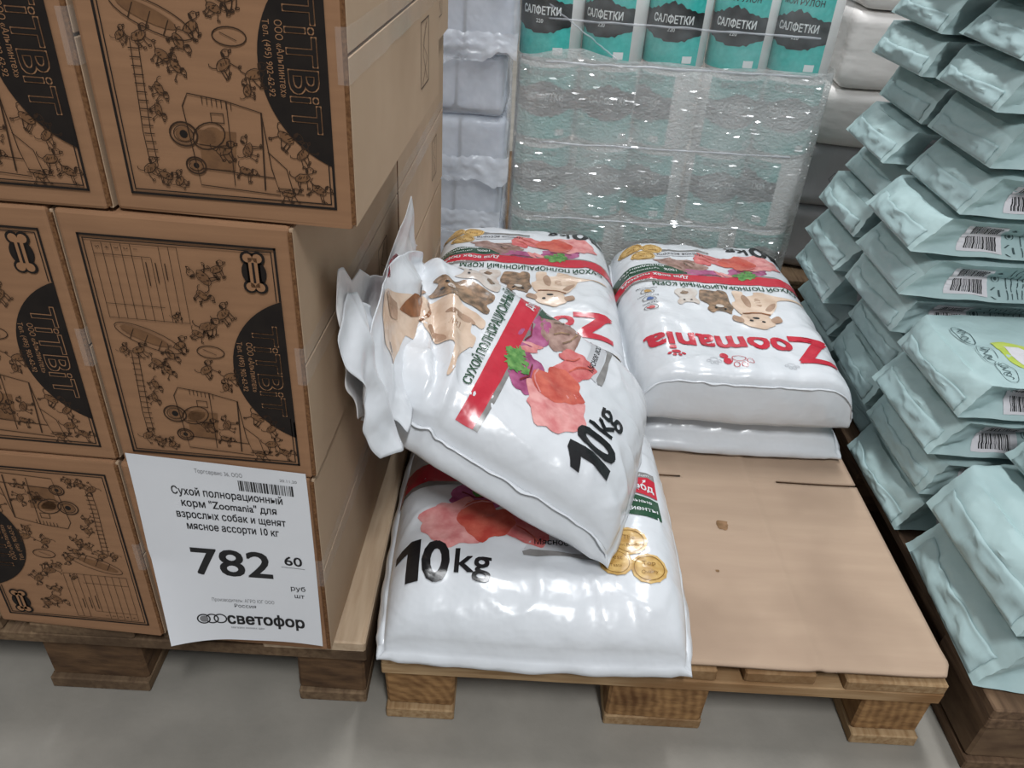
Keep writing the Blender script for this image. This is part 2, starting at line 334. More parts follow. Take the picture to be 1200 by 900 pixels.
# ================================================================== CARDBOARD BOXES
BW, BD, BH = .229, .53, .312
def scribble_animal(P, G, cx, cy, s, seed, rot=0.0):
    """generic doodled four-legged figure: body, head, ears, limbs, tail, hatch"""
    r = random.Random(seed); c, q = math.cos(rot), math.sin(rot)
    def T(x, y): return (cx+s*(c*x-q*y), cy+s*(q*x+c*y))
    def wob(cx0, cy0, rx, ry, n=14): return [T(cx0+rx*math.cos(2*math.pi*i/n)*(1+r.uniform(-.12, .12)), cy0+ry*math.sin(2*math.pi*i/n)*(1+r.uniform(-.12, .12))) for i in range(n)]
    wd = .0007
    G.poly(wob(0, 0, .42, .22)); P.stroke(wob(0, 0, .5, .28), wd, True)
    hx, hy = .55, .3+r.uniform(-.1, .15)
    P.stroke(wob(hx, hy, .26, .2, 12), wd, True); P.stroke(wob(hx+.28, hy-.08, .12, .08, 8), wd, True)
    P.poly(wob(hx-.16, hy+.05, .09, .17, 8)); P.disc(*T(hx+.4, hy-.06), s*.05, n=8); P.disc(*T(hx+.08, hy+.06), s*.035, n=8)
    for k, x in enumerate((-.38, -.18, .2, .4)):
        a = r.uniform(-.35, .35); L = r.uniform(.35, .55)
        p0, p1, p2 = (x, -.2), (x+a*.5, -.2-L*.6), (x+a, -.2-L)
        P.stroke([T(*p0), T(*p1), T(*p2)], s*.09*.6); P.stroke(wob(p2[0]+.06, p2[1], .11, .06, 8), wd, True)
    P.stroke([T(-.48, .08), T(-.68, .25), T(-.74, .45), T(-.66, .55)], s*.05)
    for k in range(7):
        x = r.uniform(-.35, .35); y = r.uniform(-.18, .12); P.stroke([T(x, y), T(x+.1, y+.12)], wd*.8)
def box_print():
    """print of one box side (portrait face BW x BH), origin lower left"""
    K, L, G, T2 = Print(), Print(), Print(), Print()      # solid black, line work, grey shading, bare lettering
    x0, x1, y0, y1 = .017, .212, .020, .290
    for d, wd in ((0, .0024), (.0045, .0011)):
        a, b, c, e = x0+d, x1-d, y0+d, y1-d
        K.rect(a, c, a+wd, e); K.rect(a, c, b, c+wd); K.rect(a, e-wd, b, e); K.rect(b-wd, c, b, c+ .062); K.rect(b-wd, .232, b, e)
    # black segment on the right edge
    cy, hh, dp = .146, .086, .060; rad = (hh*hh+dp*dp)/(2*dp); cxx = x1-dp+rad; a0 = math.asin(hh/rad)
    K.poly([(cxx-rad*math.cos(a), cy+rad*math.sin(a)) for a in [a0-2*a0*i/28 for i in range(29)]])
    T2.text('TiTBiT', (x1-.034, cy), .037, .030, 'CENTER', R(-90), .112)
    K2 = Print().text('TiTBiT', (x1-.034, cy), .037, .0, 'CENTER', R(-90), .112)
    T2.text('ООО «Альпинтех»', (x1-.0425, cy+.004), .0088, 0, 'CENTER', R(-90), .062); T2.text('Тел. (495) 902-62-92', (x1-.0525, cy+.004), .0078, 0, 'CENTER', R(-90), .062)
    # bone badge
    bx, by = .188, .262
    K.disc(bx, by, .0125, .0145)
    for dx in (-.0052, .0052):
        for dy in (-.0155, .0155): K.disc(bx+dx, by+dy, .0072, n=14)
    K.rect(bx-.0068, by-.016, bx+.0068, by+.016)
    for dx in (-.0048, .0048):
        for dy in (-.0155, .0155): T2.disc(bx+dx, by+dy, .0048, n=12)
    T2.rect(bx-.0045, by-.016, bx+.0045, by+.016)
    K2.rect(bx-.0012, by-.011, bx+.0012, by+.011)
    # table of fields
    tx0, tx1, ty0, ty1 = .030, .114, .198, .282
    L.stroke([(tx0, ty0), (tx1, ty0), (tx1, ty1), (tx0, ty1)], .0008, True)
    for k in range(1, 9):
        xx = tx0+k*.0094; L.rect(xx, ty0, xx+.0006, ty1 if k not in (5, 6) else ty1-.013)
    L.rect(tx0, ty1-.013, tx0+.056, ty1-.0124); L.rect(tx0, ty0+.016, tx0+.061, ty0+.0166)
    for k in range(5): L.text(str(5-k), (tx0+.003+k*.0094, ty1-.005), .006, 0, 'CENTER', R(-90))
    for k in (5, 6, 7): L.rect(tx0+k*.0094+.003, ty0+.02+.004*k, tx0+k*.0094+.0042, ty1-.018)
    # long car with drum, wheels and ladder
    L.ring(.066, .176, .036, .011, .0009, 22, R(-22)); 
    for k in range(3): L.stroke([(.052+k*.014, .186-k*.006), (.046+k*.014, .174-k*.006)], .0008)
    G.disc(.062, .178, .026, .006, 16, R(-22))
    L.ring(.130, .165, .0145, .0075, .0011, 20); L.stroke([(.122, .168), (.136, .162)], .0006)
    lx0, lx1 = .046, .060
    L.stroke([(.044, .158), (.040, .08), (.041, .05)], .0008); L.stroke([(.051, .158), (.047, .08), (.048, .05)], .0008)
    for k in range(14): L.rect(.041, .056+k*.0072, .0505, .0565+k*.0072+.0004)
    body = [(.080, .105), (.086, .116), (.118, .112), (.150, .104), (.154, .055), (.160, .030), (.086, .034), (.084, .06)]
    G.poly([(.09, .05), (.12, .05), (.125, .085), (.09, .085)]); L.stroke(body, .0010, True)
    for k in range(7): L.rect(.098+k*.0042, .108-k*.0006, .0988+k*.0042, .1145-k*.0006)
    L.stroke([(.120, .112), (.118, .036)], .0009); L.stroke([(.150, .104), (.146, .034)], .0016); L.stroke([(.09, .05), (.156, .046)], .0010); L.stroke([(.088, .072), (.12, .07)], .0008)
    L.rect(.104, .092, .116, .0928); L.rect(.104, .100, .116, .1008); L.rect(.104, .092, .1048, .1008); L.rect(.1152, .092, .116, .1008)
    for (wx, wy, wr) in ((.077, .080, .0125), (.084, .052, .009)):
        L.ring(wx, wy, wr, wr*.85, .0016); L.ring(wx, wy, wr*.72, wr*.6, .0008); K.disc(wx, wy, wr*.3, n=10); G.disc(wx, wy, wr*.6, wr*.5, 12)
    L.ring(.1, .080, .016, .011, .0012, 18, .5); G.disc(.101, .08, .011, .007, 14, .5)
    L.stroke([(.152, .070), (.168, .055), (.172, .034)], .0008); L.stroke([(.156, .034), (.182, .032)], .0008); L.rect(.158, .036, .170, .0368)
    rr = random.Random(4)
    for k, (ax, ay, s, ro) in enumerate([(.136, .252, .030, 2.2), (.150, .262, .022, .4), (.132, .232, .022, -.8), (.150, .212, .026, .9), (.132, .196, .030, .3), (.120, .186, .020, -.5), (.098, .170, .024, .6), (.086, .158, .022, -1.2),
            (.052, .160, .022, .4), (.070, .146, .022, -.6), (.080, .138, .020, -1.0), (.122, .142, .024, .7), (.148, .136, .026, .2), (.140, .122, .018, 1.4), (.062, .118, .020, -1.2), (.058, .100, .018, -1.5), (.112, .068, .024, .3), (.134, .070, .022, 1.2), (.130, .050, .020, -.4),
            (.170, .084, .026, -.6), (.184, .070, .022, .8), (.182, .048, .024, .2), (.196, .038, .022, -.5), (.168, .032, .020, .1), (.040, .046, .022, .6), (.054, .040, .020, -.3), (.066, .036, .018, .9), (.036, .16, .016, .8), (.1, .205, .012, .5)]):
        scribble_animal(L, G, ax, ay, s*.62, 100+k, ro)
    return K, K2, L, G, T2
def fm_face(x, y, h): return Vector((x-BW, -h, y))           # box frame: right-front-bottom corner at the origin
_K, _K2, _L, _G, _T = box_print()
pr_me = {'panel_print': (_K.mesh('panel_print', fm_face, .0009), 'ink'), 'inner_lettering': (_K2.mesh('inner_lettering', fm_face, .0016), 'ink'), 'line_drawing': (_L.mesh('line_drawing', fm_face, .0010), 'ink_brown'),
         'shading_print': (_G.mesh('shading_print', fm_face, .0007), 'ink_grey'), 'outline_lettering': (_T.mesh('outline_lettering', fm_face, .0013), 'card_ink')}
def body_mesh(seed):
    me = box_mesh('carton', -BW, -.004, 0, BD, .0008, BH-.0008, .004, 2, .0016, random.Random(seed))
    for v in me.vertices:
        if v.co.y < .002: v.co.y = max(v.co.y, 0.0)
        v.co.z = min(max(v.co.z, .0004), BH-.0004)
    return me
BODY = [body_mesh(k) for k in range(4)]
# the right end is closed by two long flaps with a seam between them
FL_LO = box_mesh('flap', -.0038, 0, .003, BD-.003, .003, BH/2-.0015, .0008, 1); FL_HI = box_mesh('flap', -.0038, 0, .003, BD-.003, BH/2+.0015, BH-.003, .0008, 1)
def tape_f(u, v):
    y = -.010+u*(BD+.004); z = BH/2+(v-.5)*.046+.0022*nz(u*9, v*2, 2)
    if y < 0: return Vector((.0010+y, -.0012, z))
    return Vector((.0009+.0008*nz(u*30, v*3, 5), y, z))
TAPE = sheet_mesh('tape', tape_f, 60, 6)
EDGE = box_mesh('raw_edge', -.0042, -.0004, .0004, .003, .006, BH-.006, 0)
SY = Print()
def hourglass(P, cx, cy, w_, h_):
    P.stroke([(cx-w_, cy-h_), (cx+w_, cy-h_), (cx+w_, cy+h_), (cx-w_, cy+h_)], .0022, True)
    P.stroke([(cx-w_*.6, cy-h_*.9), (cx+w_*.6, cy-h_*.2), (cx-w_*.5, cy+h_*.3), (cx+w_*.5, cy+h_*.9)], .0014); P.stroke([(cx+w_*.6, cy-h_*.9), (cx-w_*.5, cy), (cx+w_*.3, cy+h_*.9)], .0012)
hourglass(SY, .40, .085, .030, .040)
SYM = SY.mesh('handling_mark', lambda x, y, h: Vector((h, x, y)), .0006)
for me, k in ((FL_LO, 'card_in'), (FL_HI, 'card_in'), (TAPE, 'tape'), (EDGE, 'card_edge'), (SYM, 'ink')): me.materials.append(M[k])
for me in BODY: me.materials.append(M['card'])
for k in pr_me: pr_me[k][0].materials.append(M[pr_me[k][1]])
def carton(loc, rz, label, flip=False, n=0, side=True, front=True):
    b = empty('cardboard_box', loc, rz, label, 'box', 'printed cardboard boxes on the left pallet')
    obj('carton', BODY[n % 4], b)
    if front:
        for k in pr_me:
            o = obj(k, pr_me[k][0], b)
            if flip: o.rotation_euler = (0, math.pi, 0); o.location = (-BW, 0, BH)
    if side:
        obj('flap', FL_LO, b); obj('flap', FL_HI, b); obj('tape', TAPE, b); obj('handling_mark', SYM, b); obj('raw_edge', EDGE, b)
    return b
BA = R(-2.5); ux, uy = Vector((math.cos(BA), math.sin(BA), 0)), Vector((-math.sin(BA), math.cos(BA), 0))
base = Vector((-.068, -.003, .1445))
def at(col, row, back=0, dx=0.0, dy=0.0): return base+ux*(-col*(BW+.004)+dx)+uy*(back*(BD+.008)+dy)+Vector((0, 0, row*(BH+.0004)))
carton(at(0, 0), BA, 'bottom front cardboard box with the price sheet stuck on it', True, 0)
carton(at(1, 0), BA, 'bottom cardboard box left of the price sheet, its print upside down', True, 1)
carton(at(0, 1, dx=.004), BA, 'middle row cardboard box directly above the price sheet, showing bone badge and table', False, 2)
carton(at(1, 1, dx=.004, dy=.002), BA, 'middle row cardboard box cut off by the left picture edge', False, 3)
carton(at(0, 2, dx=.066, dy=.003), BA-R(.3), 'top row cardboard box jutting out to the right over the row below', False, 1)
carton(at(1, 2, dx=.066, dy=.001), BA, 'top row cardboard box in the upper left picture corner', False, 0)
carton(at(0, 0, 1, dx=.002), BA, 'rear bottom cardboard box showing only its flap side with a mark', True, 3, True, False)
carton(at(0, 1, 1, dx=.003), BA, 'rear middle cardboard box behind the torn bag, flap side with a mark', False, 0, True, False)
carton(at(0, 2, 1, dx=.012), BA, 'rear top cardboard box, topmost flap side next to the tissue packs', False, 2, True, False)

# ================================================================== PRICE SHEET
PA = at(0, 0, dx=0.0)
def sheet_xy(x, y):              # x 0..0.210 from the left, y 0..0.297 from the bottom -> box-face frame
    t = 1-y/.297
    out = .0022+.020*t**1.5+.004*math.sin(x*22+1.0)*t+.020*max(0, 1-x/.09)**2*max(0, t-.55)/.45
    lx = -.2175+x+.004*t+.034*max(0, t-.5)*max(0, 1-x/.12)**1.4
    lz = .330-.297*t*.985-.008*(x/.21)*(1-t)+.012*max(0, t-.55)*max(0, 1-x/.12)
    return lx, out, lz
def sheet_p(x, y, h=0.0):
    lx, o_, lz = sheet_xy(x, y); return PA+ux*lx-uy*(o_+h)+Vector((0, 0, lz))
ps = empty('price_sheet', sheet_p(.1, .0), 0, 'white printed price sheet reading 782 60 hanging on the bottom box', 'price sheet'); ploc = ps.location.copy()
pf = lambda x, y, h: sheet_p(x, y, h)-ploc
obj('paper', sheet_mesh('paper', lambda u, v: pf(u*.21, v*.297, 0), 30, 36), ps, 'paper')
T, Gt = Print(), Print()
cx = .112
for s_, yy, wd in (('Сухой полнорационный', .2435, .132), ('корм "Zoomania" для', .2255, .114), ('взрослых собак и щенят', .2075, .132), ('мясное ассорти 10 кг', .1895, .112)):
    T.text(s_, (cx, yy), .0165, .012, 'CENTER', 0, wd)
T.text('782', (.052, .116), .062, .018, 'LEFT', 0, .098); T.text('60', (.170, .142), .0215, .016, 'LEFT', 0, .022); T.rect(.166, .1375, .196, .1381)
T.text('руб', (.174, .098), .0115, .006); T.text('шт', (.178, .085), .0105, .006)
Gt.text('Торгсервис 36, ООО', (.078, .2795), .0085, 0, 'LEFT', 0, .056); Gt.text('20.11.20', (.178, .280), .006)
Gt.text('Производитель: АГРО ЮГ ООО', (.068, .0695), .0082, 0, 'LEFT', 0, .082); T.text('Россия', (.112, .0600), .0085, 0, 'CENTER')
T.text('светофор', (.084, .030), .0265, .030, 'LEFT', 0, .102)
for k in range(3): T.ring(.052+k*.0115, .0385, .0085, .0075, .0020, 22)
Gt.disc(.0525, .0385, .006, .0055, 14); Gt.text('магазин низких цен', (.088, .0215), .0052, 0, 'LEFT', 0, .045)
rr = random.Random(8); xx = .128
while xx < .194:
    wd = rr.choice((.0007, .0011, .0016, .0022)); T.rect(xx, .2585, xx+wd, .2745); xx += wd+rr.choice((.0007, .0010, .0015))
obj('lettering', T.mesh('lettering', pf, .0005, .012), ps, 'toner'); obj('small_lettering', Gt.mesh('small_lettering', pf, .0005, .012), ps, 'toner_grey')

# ================================================================== CARDBOARD SHEET ON THE MIDDLE PALLET
def cs(u, v):
    x = -.004+u*.812; y = .007+v*1.15
    z = .1499+.0006*nz(x*5, y*5, 1)
    d = x-(.615-.02*y); z += .0030*math.exp(-(d/.007)**2)-.0012*math.exp(-((d-.014)/.007)**2)
    if x > .60 and y < .06: z += .004*(1-y/.06)*min(1, (x-.60)/.1)
    y += .010*nz(x*5, 2, 9)*(1-v)
    if x > .76 and y < .03: x -= .018*(1-y/.03)*(x-.76)/.05
    return Vector((x, y, z))
NU, NV = 120, 170
def slit(u, v):
    x = -.004+u*.812; y = .007+v*1.15; e = .4145
    return (abs(y-e-.004) < .0045 and (x > .655+.01*nz(y*9, 1) or .40 < x < .485))
sh = empty('cardboard_sheet', (0, 0, 0), 0, 'flat slit cardboard sheet lying on the pale pallet under the white bags', 'cardboard sheet')
obj('sheet', sheet_mesh('sheet', cs, NU, NV, .0042, slit), sh, 'card_sheet')
def cs_p(x, y, h): return cs((x+.004)/.812, (y-.007)/1.15)+Vector((0, 0, h))
st = Print().poly(blob(18, .011, 3, .25), (.535, .292)).poly(blob(12, .003, 6), (.506, .185)); obj('stain', st.mesh('stain', cs_p, .0006, .006), sh, 'stain')

# ================================================================== WHITE DOG FOOD BAGS
BAGW, BAGL = .42, .70
def dogfood_layout():
    """colour -> (layer, Print) for the face of one bag, origin at its lower left corner, metres"""
    D = {}
    def P(name, part, layer):
        k = (name, part, layer); D.setdefault(k, Print()); return D[k]
    K = P('black', 'weight_lettering', 3); K.poly([(.022, .047), (.040, .047), (.038, .120), (.025, .120), (.005, .104), (.005, .089), (.0215, .097)]); K.text('0', (.041, .048), .096, .024, 'LEFT', 0, .036); K.text('kg', (.086, .062), .060, .014, 'LEFT', 0, .052)
    # meat picture
    def b(c, cx, cy, rx, ry, sd, layer, n=56, rot=0):
        o_ = blob(n, rx, sd, .20, ry); o_ = [(x*(1+.05*nz(i*.55, sd, 3)), y*(1+.05*nz(i*.55, sd, 3))) for i, (x, y) in enumerate(o_)]
        P(c, 'meat_picture', layer).poly(o_, (cx, cy), rot)
    b('magenta', .120, .222, .052, .030, 2, 1, rot=.3); b('magenta', .215, .236, .050, .026, 5, 1, rot=-.15); b('brown', .262, .196, .052, .040, 7, 1, rot=.2); b('brown', .300, .172, .030, .020, 9, 1)
    b('pink', .082, .158, .052, .046, 3, 2, rot=.5); b('meat', .128, .166, .044, .040, 12, 3, rot=.6); b('pink2', .190, .148, .048, .024, 8, 2, rot=-.5); b('pink2', .212, .160, .022, .026, 18, 2)
    b('pink', .168, .232, .006, .022, 6, 2, rot=.8); b('pink', .186, .226, .005, .020, 4, 2, rot=.5)
    for pts, c in (([(.092, .186), (.108, .200), (.122, .206), (.140, .204)], 'pink'), ([(.178, .158), (.192, .150), (.204, .138), (.212, .126)], 'meat'), ([(.196, .170), (.206, .158), (.222, .150)], 'meat'), ([(.244, .206), (.256, .196), (.262, .182)], 'tabby'), ([(.27, .214), (.282, .2), (.30, .194)], 'tabby'), ([(.236, .186), (.25, .176), (.272, .170)], 'tabby'), ([(.09, .222), (.11, .212), (.14, .216)], 'maroon'), ([(.182, .244), (.206, .238), (.236, .246)], 'maroon')): P(c, 'meat_picture', 5).stroke(pts, .0028)
    for k, (dx, dy, r_) in enumerate([(0, 0, .013), (.016, .008, .012), (-.010, .016, .012), (.008, .022, .011), (-.020, .002, .010), (-.012, -.014, .009)]): P('parsley', 'meat_picture', 4).poly(blob(22, r_, 30+k, .5, None, 4), (.128+dx, .236+dy))
    K2 = P('black', 'flavour_lettering', 3); K2.text('Мясное ассорти', (.205, .122), .0170, .004, 'LEFT', 0, .112)
    P('grey', 'spoon_picture', 2).poly([(.188, .108), (.2, .113), (.26, .108), (.32, .111), (.34, .104), (.33, .097), (.26, .101), (.21, .099), (.19, .101)])
    P('palegrey', 'spoon_picture', 1).poly([(.19, .112), (.205, .140), (.32, .140), (.336, .110)])
    # medals
    for k, (mx, my, r_) in enumerate([(.352, .140, .027), (.328, .098, .025), (.376, .088, .026)]):
        P('gold', 'medal_picture', 2+k % 2).poly([(r_*(1+.03*math.cos(12*a))*math.cos(a), r_*(1+.03*math.cos(12*a))*math.sin(a)) for a in [2*math.pi*i/36 for i in range(36)]], (mx, my))
        G = P('gold_dark', 'medal_picture', 4); G.ring(mx, my, r_*.82, r_*.82, .0012, 24); 
        G.text(('The', 'Best', 'Top')[k], (mx, my+.004), .012, 0, 'CENTER'); G.text(('Best Product', 'Taste', 'Quality')[k], (mx, my-.010), .008, 0, 'CENTER')
    # ribbons
    P('dgreen', 'ribbon_print', 2).poly([(.262, .236), (.278, .220), (.300, .204), (.420, .192), (.420, .240), (.262, .244)])
    W = P('white', 'ribbon_lettering', 4); W.text('100%', (.282, .222), .015, .015); W.text('натуральные', (.325, .225), .0105, .008, 'LEFT', 0, .070); W.text('ингредиенты', (.312, .207), .0130, .012, 'LEFT', 0, .090)
    P('grey', 'ribbon_print', 1).poly([(-.008, .238), (.25, .240), (.29, .244), (.42, .246), (.42, .250), (-.008, .250)]); P('red', 'ribbon_print', 2).poly([(-.008, .247), (.42, .247), (.42, .286), (-.008, .292)])
    P('grey', 'ribbon_print', 1).poly([(.300, .286), (.420, .284), (.420, .300), (.330, .300)]); W.text('Super Premium', (.336, .288), .010, .004)
    W.text('Для всех пород', (.262, .258), .0215, .022, 'LEFT', 0, .140)
    P('dgreen', 'feed_lettering', 3).text('СУХОЙ ПОЛНОРАЦИОННЫЙ КОРМ', (.026, .300), .0280, .016, 'LEFT', 0, .320)
    def sm(pts, k=4):
        n = len(pts); o_ = []
        for i in range(n):
            p0, p1, p2, p3 = pts[i-1], pts[i], pts[(i+1) % n], pts[(i+2) % n]
            for q in range(k):
                t = q/k; o_.append(tuple(.5*(2*p1[a]+(p2[a]-p0[a])*t+(2*p0[a]-5*p1[a]+4*p2[a]-p3[a])*t*t+(3*p1[a]-p0[a]-3*p2[a]+p3[a])*t**3) for a in (0, 1)))
        return o_
    # animals: pale puppy, tabby kitten, white cat
    P('dog', 'animal_picture', 2).poly(sm([(.052, .352), (.076, .346), (.100, .336), (.104, .330), (.126, .332), (.130, .346), (.150, .350), (.152, .328), (.172, .328), (.176, .344), (.176, .380), (.186, .392), (.184, .420), (.170, .452), (.130, .456), (.106, .436), (.090, .400), (.082, .372), (.062, .364), (.022, .356), (.024, .348)]))
    P('dog', 'animal_picture', 3).poly(blob(26, .036, 41, .10, .040), (.146, .474)); P('dog_dark', 'animal_picture', 4).poly(sm([(.112, .486), (.094, .474), (.098, .452), (.116, .466)])); P('dog_dark', 'animal_picture', 4).poly(sm([(.178, .486), (.198, .472), (.192, .452), (.176, .466)]))
    P('dog_dark', 'animal_picture', 2).poly(sm([(.112, .378), (.128, .362), (.134, .384), (.124, .402)])); P('dog', 'animal_picture', 4).disc(.147, .458, .019, .015)
    F = P('black', 'animal_picture', 5); F.disc(.134, .478, .0042); F.disc(.160, .478, .0042); F.disc(.147, .462, .0075, .0055)
    P('dog_dark', 'animal_picture', 3).poly(sm([(.150, .345), (.160, .360), (.156, .395), (.146, .405), (.142, .375)])); P('dog_dark', 'animal_picture', 3).poly(sm([(.090, .385), (.104, .395), (.118, .420), (.108, .428), (.096, .408)]))
    P('rust', 'animal_picture', 5).stroke([(.112, .444), (.13, .436), (.15, .434), (.172, .442)], .006)
    P('tabby', 'animal_picture', 2).poly(sm([(.190, .338), (.206, .330), (.214, .340), (.230, .332), (.246, .334), (.252, .352), (.256, .392), (.240, .412), (.246, .432), (.236, .446), (.224, .436), (.206, .440), (.196, .448), (.192, .432), (.186, .416), (.190, .388)]))
    F.disc(.206, .426, .003); F.disc(.226, .424, .003); P('cat', 'animal_picture', 4).disc(.216, .414, .009, .007)
    P('cat', 'animal_picture', 2).poly(sm([(.258, .334), (.276, .330), (.298, .334), (.306, .352), (.298, .378), (.306, .404), (.300, .416), (.288, .404), (.272, .406), (.262, .416), (.258, .400), (.264, .378), (.256, .356)]))
    F.disc(.275, .394, .0026); F.disc(.290, .394, .0026); P('tabby', 'animal_picture', 4).poly(blob(14, .008, 21), (.284, .352))
    # feature icons
    for k, y in enumerate((.352, .392, .432)):
        P('grey', 'icon_print', 2).ring(.362, y, .013, .012, .0018, 20); P(('gold', 'blue', 'pink2')[k], 'icon_print', 2).poly(blob(14, .0075, 50+k, .3), (.362, y)); P('black', 'icon_print', 3).text(('минералы', 'витамины', 'баланс')[k], (.362, y-.021), .0085, 0, 'CENTER')
    # brand
    Z = P('red', 'brand_lettering', 3); Z.text('Z', (.022, .540), .150, .036, 'LEFT', 0, .072); Z.text('oomania', (.098, .556), .098, .030, 'LEFT', 0, .286)
    def paw(c, part, px, py, s, ol=False):
        Q = P(c, part, 2); f = (lambda x, y, rx, ry, ro: Q.ring(x, y, rx, ry, .0014, 16, ro)) if ol else (lambda x, y, rx, ry, ro: Q.disc(x, y, rx, ry, 16, ro))
        f(px, py, s*.52, s*.40, 0)
        for dx, dy, ro in ((-.78, .42, .5), (-.30, .84, .15), (.30, .84, -.15), (.78, .42, -.5)): f(px+dx*s, py+dy*s, s*.22, s*.30, ro)
    paw('red', 'paw_print', .222, .648, .026, True); Q = P('red', 'paw_print', 2)
    for dx, dy in ((.024, .012), (.028, -.006)): Q.disc(.222+dx, .648+dy, .008, .010)
    paw('red', 'paw_print', .340, .632, .017); paw('palegrey', 'paw_print', .272, .655, .014, True); paw('palegrey', 'paw_print', .120, .655, .014, True)
    return D
LAY = dogfood_layout()
def pillow(W_, L_, T_, rims, seed, sag=0.0, wr=1.0):
    """height-field bag: rims = (left,right,near,far) as (rounding radius, rim height). Returns top(x,y) -> local point, y from the near end"""
    def edge(d, r, zr): 
        k = min(max(d/r, 0), 1); return zr+(T_-zr)*math.sqrt(max(0, 1-(1-k)**2))
    def top(x, y):
        z = edge(x, *rims[0])*edge(W_-x, *rims[1])*edge(y, *rims[2])*edge(L_-y, *rims[3])/T_**3
        e = min(x/W_, 1-x/W_, y/L_, 1-y/L_); ex = math.exp(-min(y, L_-y)/.06)
        z += wr*(.0042*nz(x*11, y*9, seed)+.0022*nz(x*28, y*22, seed+3))*min(1, e*14)
        z += wr*.0055*ex*nz(x*34, y*6, seed+7)*min(1, min(y, L_-y)/.012+.2)
        exx = math.exp(-min(x, W_-x)/.04); z += wr*.0035*exx*nz(x*6, y*30, seed+9)*min(1, min(x, W_-x)/.012+.2)
        rg = (1-2.2*abs(nz(x*13+y*5, y*13-x*4, seed+15)))
        if rg > 0: z += wr*.0050*rg**3*min(1, e*14)*(.35+.65*math.exp(-e*7))
        # pulled-in waists between the corners
        b_ = .010*math.sin(math.pi*y/L_)*(1 if x > W_/2 else -1)*(abs(2*x/W_-1))**3
        c_ = .008*math.sin(math.pi*x/W_)*(1 if y > L_/2 else -1)*(abs(2*y/L_-1))**3
        return Vector((x+b_, y+c_, max(z, .004)))
    return top
def bag_body(name, top, W_, L_, nx, ny, bottom=None, bulge=.010, seed=0):
    V, F = [], []
    gs = lambda n, i: .5-.5*math.cos(math.pi*i/n)*(.55)-.5*(.45)*(1-2*i/n)      # denser towards the edges
    for j in range(ny+1):
        for i in range(nx+1): V.append(top(W_*gs(nx, i), L_*gs(ny, j)))
    for j in range(ny):
        for i in range(nx): a = j*(nx+1)+i; F.append((a, a+1, a+nx+2, a+nx+1))
    ring = [i for i in range(nx+1)]+[j*(nx+1)+nx for j in range(1, ny+1)]+[ny*(nx+1)+i for i in range(nx-1, -1, -1)]+[j*(nx+1) for j in range(ny-1, 0, -1)]
    n = len(ring); c = Vector((W_/2, L_/2, 0)); prev = ring
    zb = bottom or (lambda x, y: 0.0)
    for t, o_ in ((.2, .55), (.45, .9), (.7, 1.0), (.9, .55), (1.0, -.2)):
        cur = []
        for k, i0 in enumerate(ring):
            p = V[i0]; q = Vector((p.x, p.y, 0)); d = Vector((1 if p.x > W_-.02 else (-1 if p.x < .02 else 0), 1 if p.y > L_-.02 else (-1 if p.y < .02 else 0), 0))
            if d.length: d.normalize()
            z0 = zb(p.x, p.y); wv = nz(p.x*22, p.y*22, seed+t*3)*.004
            V.append(Vector((p.x, p.y, p.z+(z0-p.z)*t))+d*(bulge*o_+wv)); cur.append(len(V)-1)
        for k in range(n): F.append((prev[k], cur[k], cur[(k+1) % n], prev[(k+1) % n]))
        prev = cur
    for s_ in (.8, .4):
        cur = []
        for k, i0 in enumerate(ring):
            p = V[ring[k]]; q = c+(Vector((p.x, p.y, 0))-c)*s_; V.append(Vector((q.x, q.y, zb(q.x, q.y)))); cur.append(len(V)-1)
        for k in range(n): F.append((prev[k], cur[k], cur[(k+1) % n], prev[(k+1) % n]))
        prev = cur
    V.append(Vector((c.x, c.y, zb(c.x, c.y)))); 
    for k in range(n): F.append((prev[k], len(V)-1, prev[(k+1) % n]))
    bm = bmesh.new(); me = mesh(name, V, F, True); bm.from_mesh(me); bmesh.ops.recalc_face_normals(bm, faces=bm.faces); bm.to_mesh(me); bm.free()
    me.polygons.foreach_set('use_smooth', [True]*len(me.polygons)); return me
def seam_strip(top, W_, L_, sides, wd=.009, out=None, z_off=0.0):
    V, F = [], []
    for sd in sides:
        n = 60; b = len(V)
        for k in range(n+1):
            t = k/n
            if sd == 'L': p = top(0, L_*t); d = Vector((-1, 0, 0))
            elif sd == 'R': p = top(W_, L_*t); d = Vector((1, 0, 0))
            elif sd == 'N': p = top(W_*t, 0); d = Vector((0, -1, 0))
            else: p = top(W_*t, L_); d = Vector((0, 1, 0))
            w2 = wd*(.7+.5*nz(t*14, len(sides), 4)); V += [p-d*.004, p+d*w2+Vector((0, 0, .004*nz(t*20, 3, 8)+z_off))]
        for k in range(n): F.append((b+2*k, b+2*k+1, b+2*k+3, b+2*k+2))
    me = mesh('side_seam', V, F, True); bm = bmesh.new(); bm.from_mesh(me); bmesh.ops.solidify(bm, geom=list(bm.faces), thickness=.0008); bm.to_mesh(me); bm.free(); return me
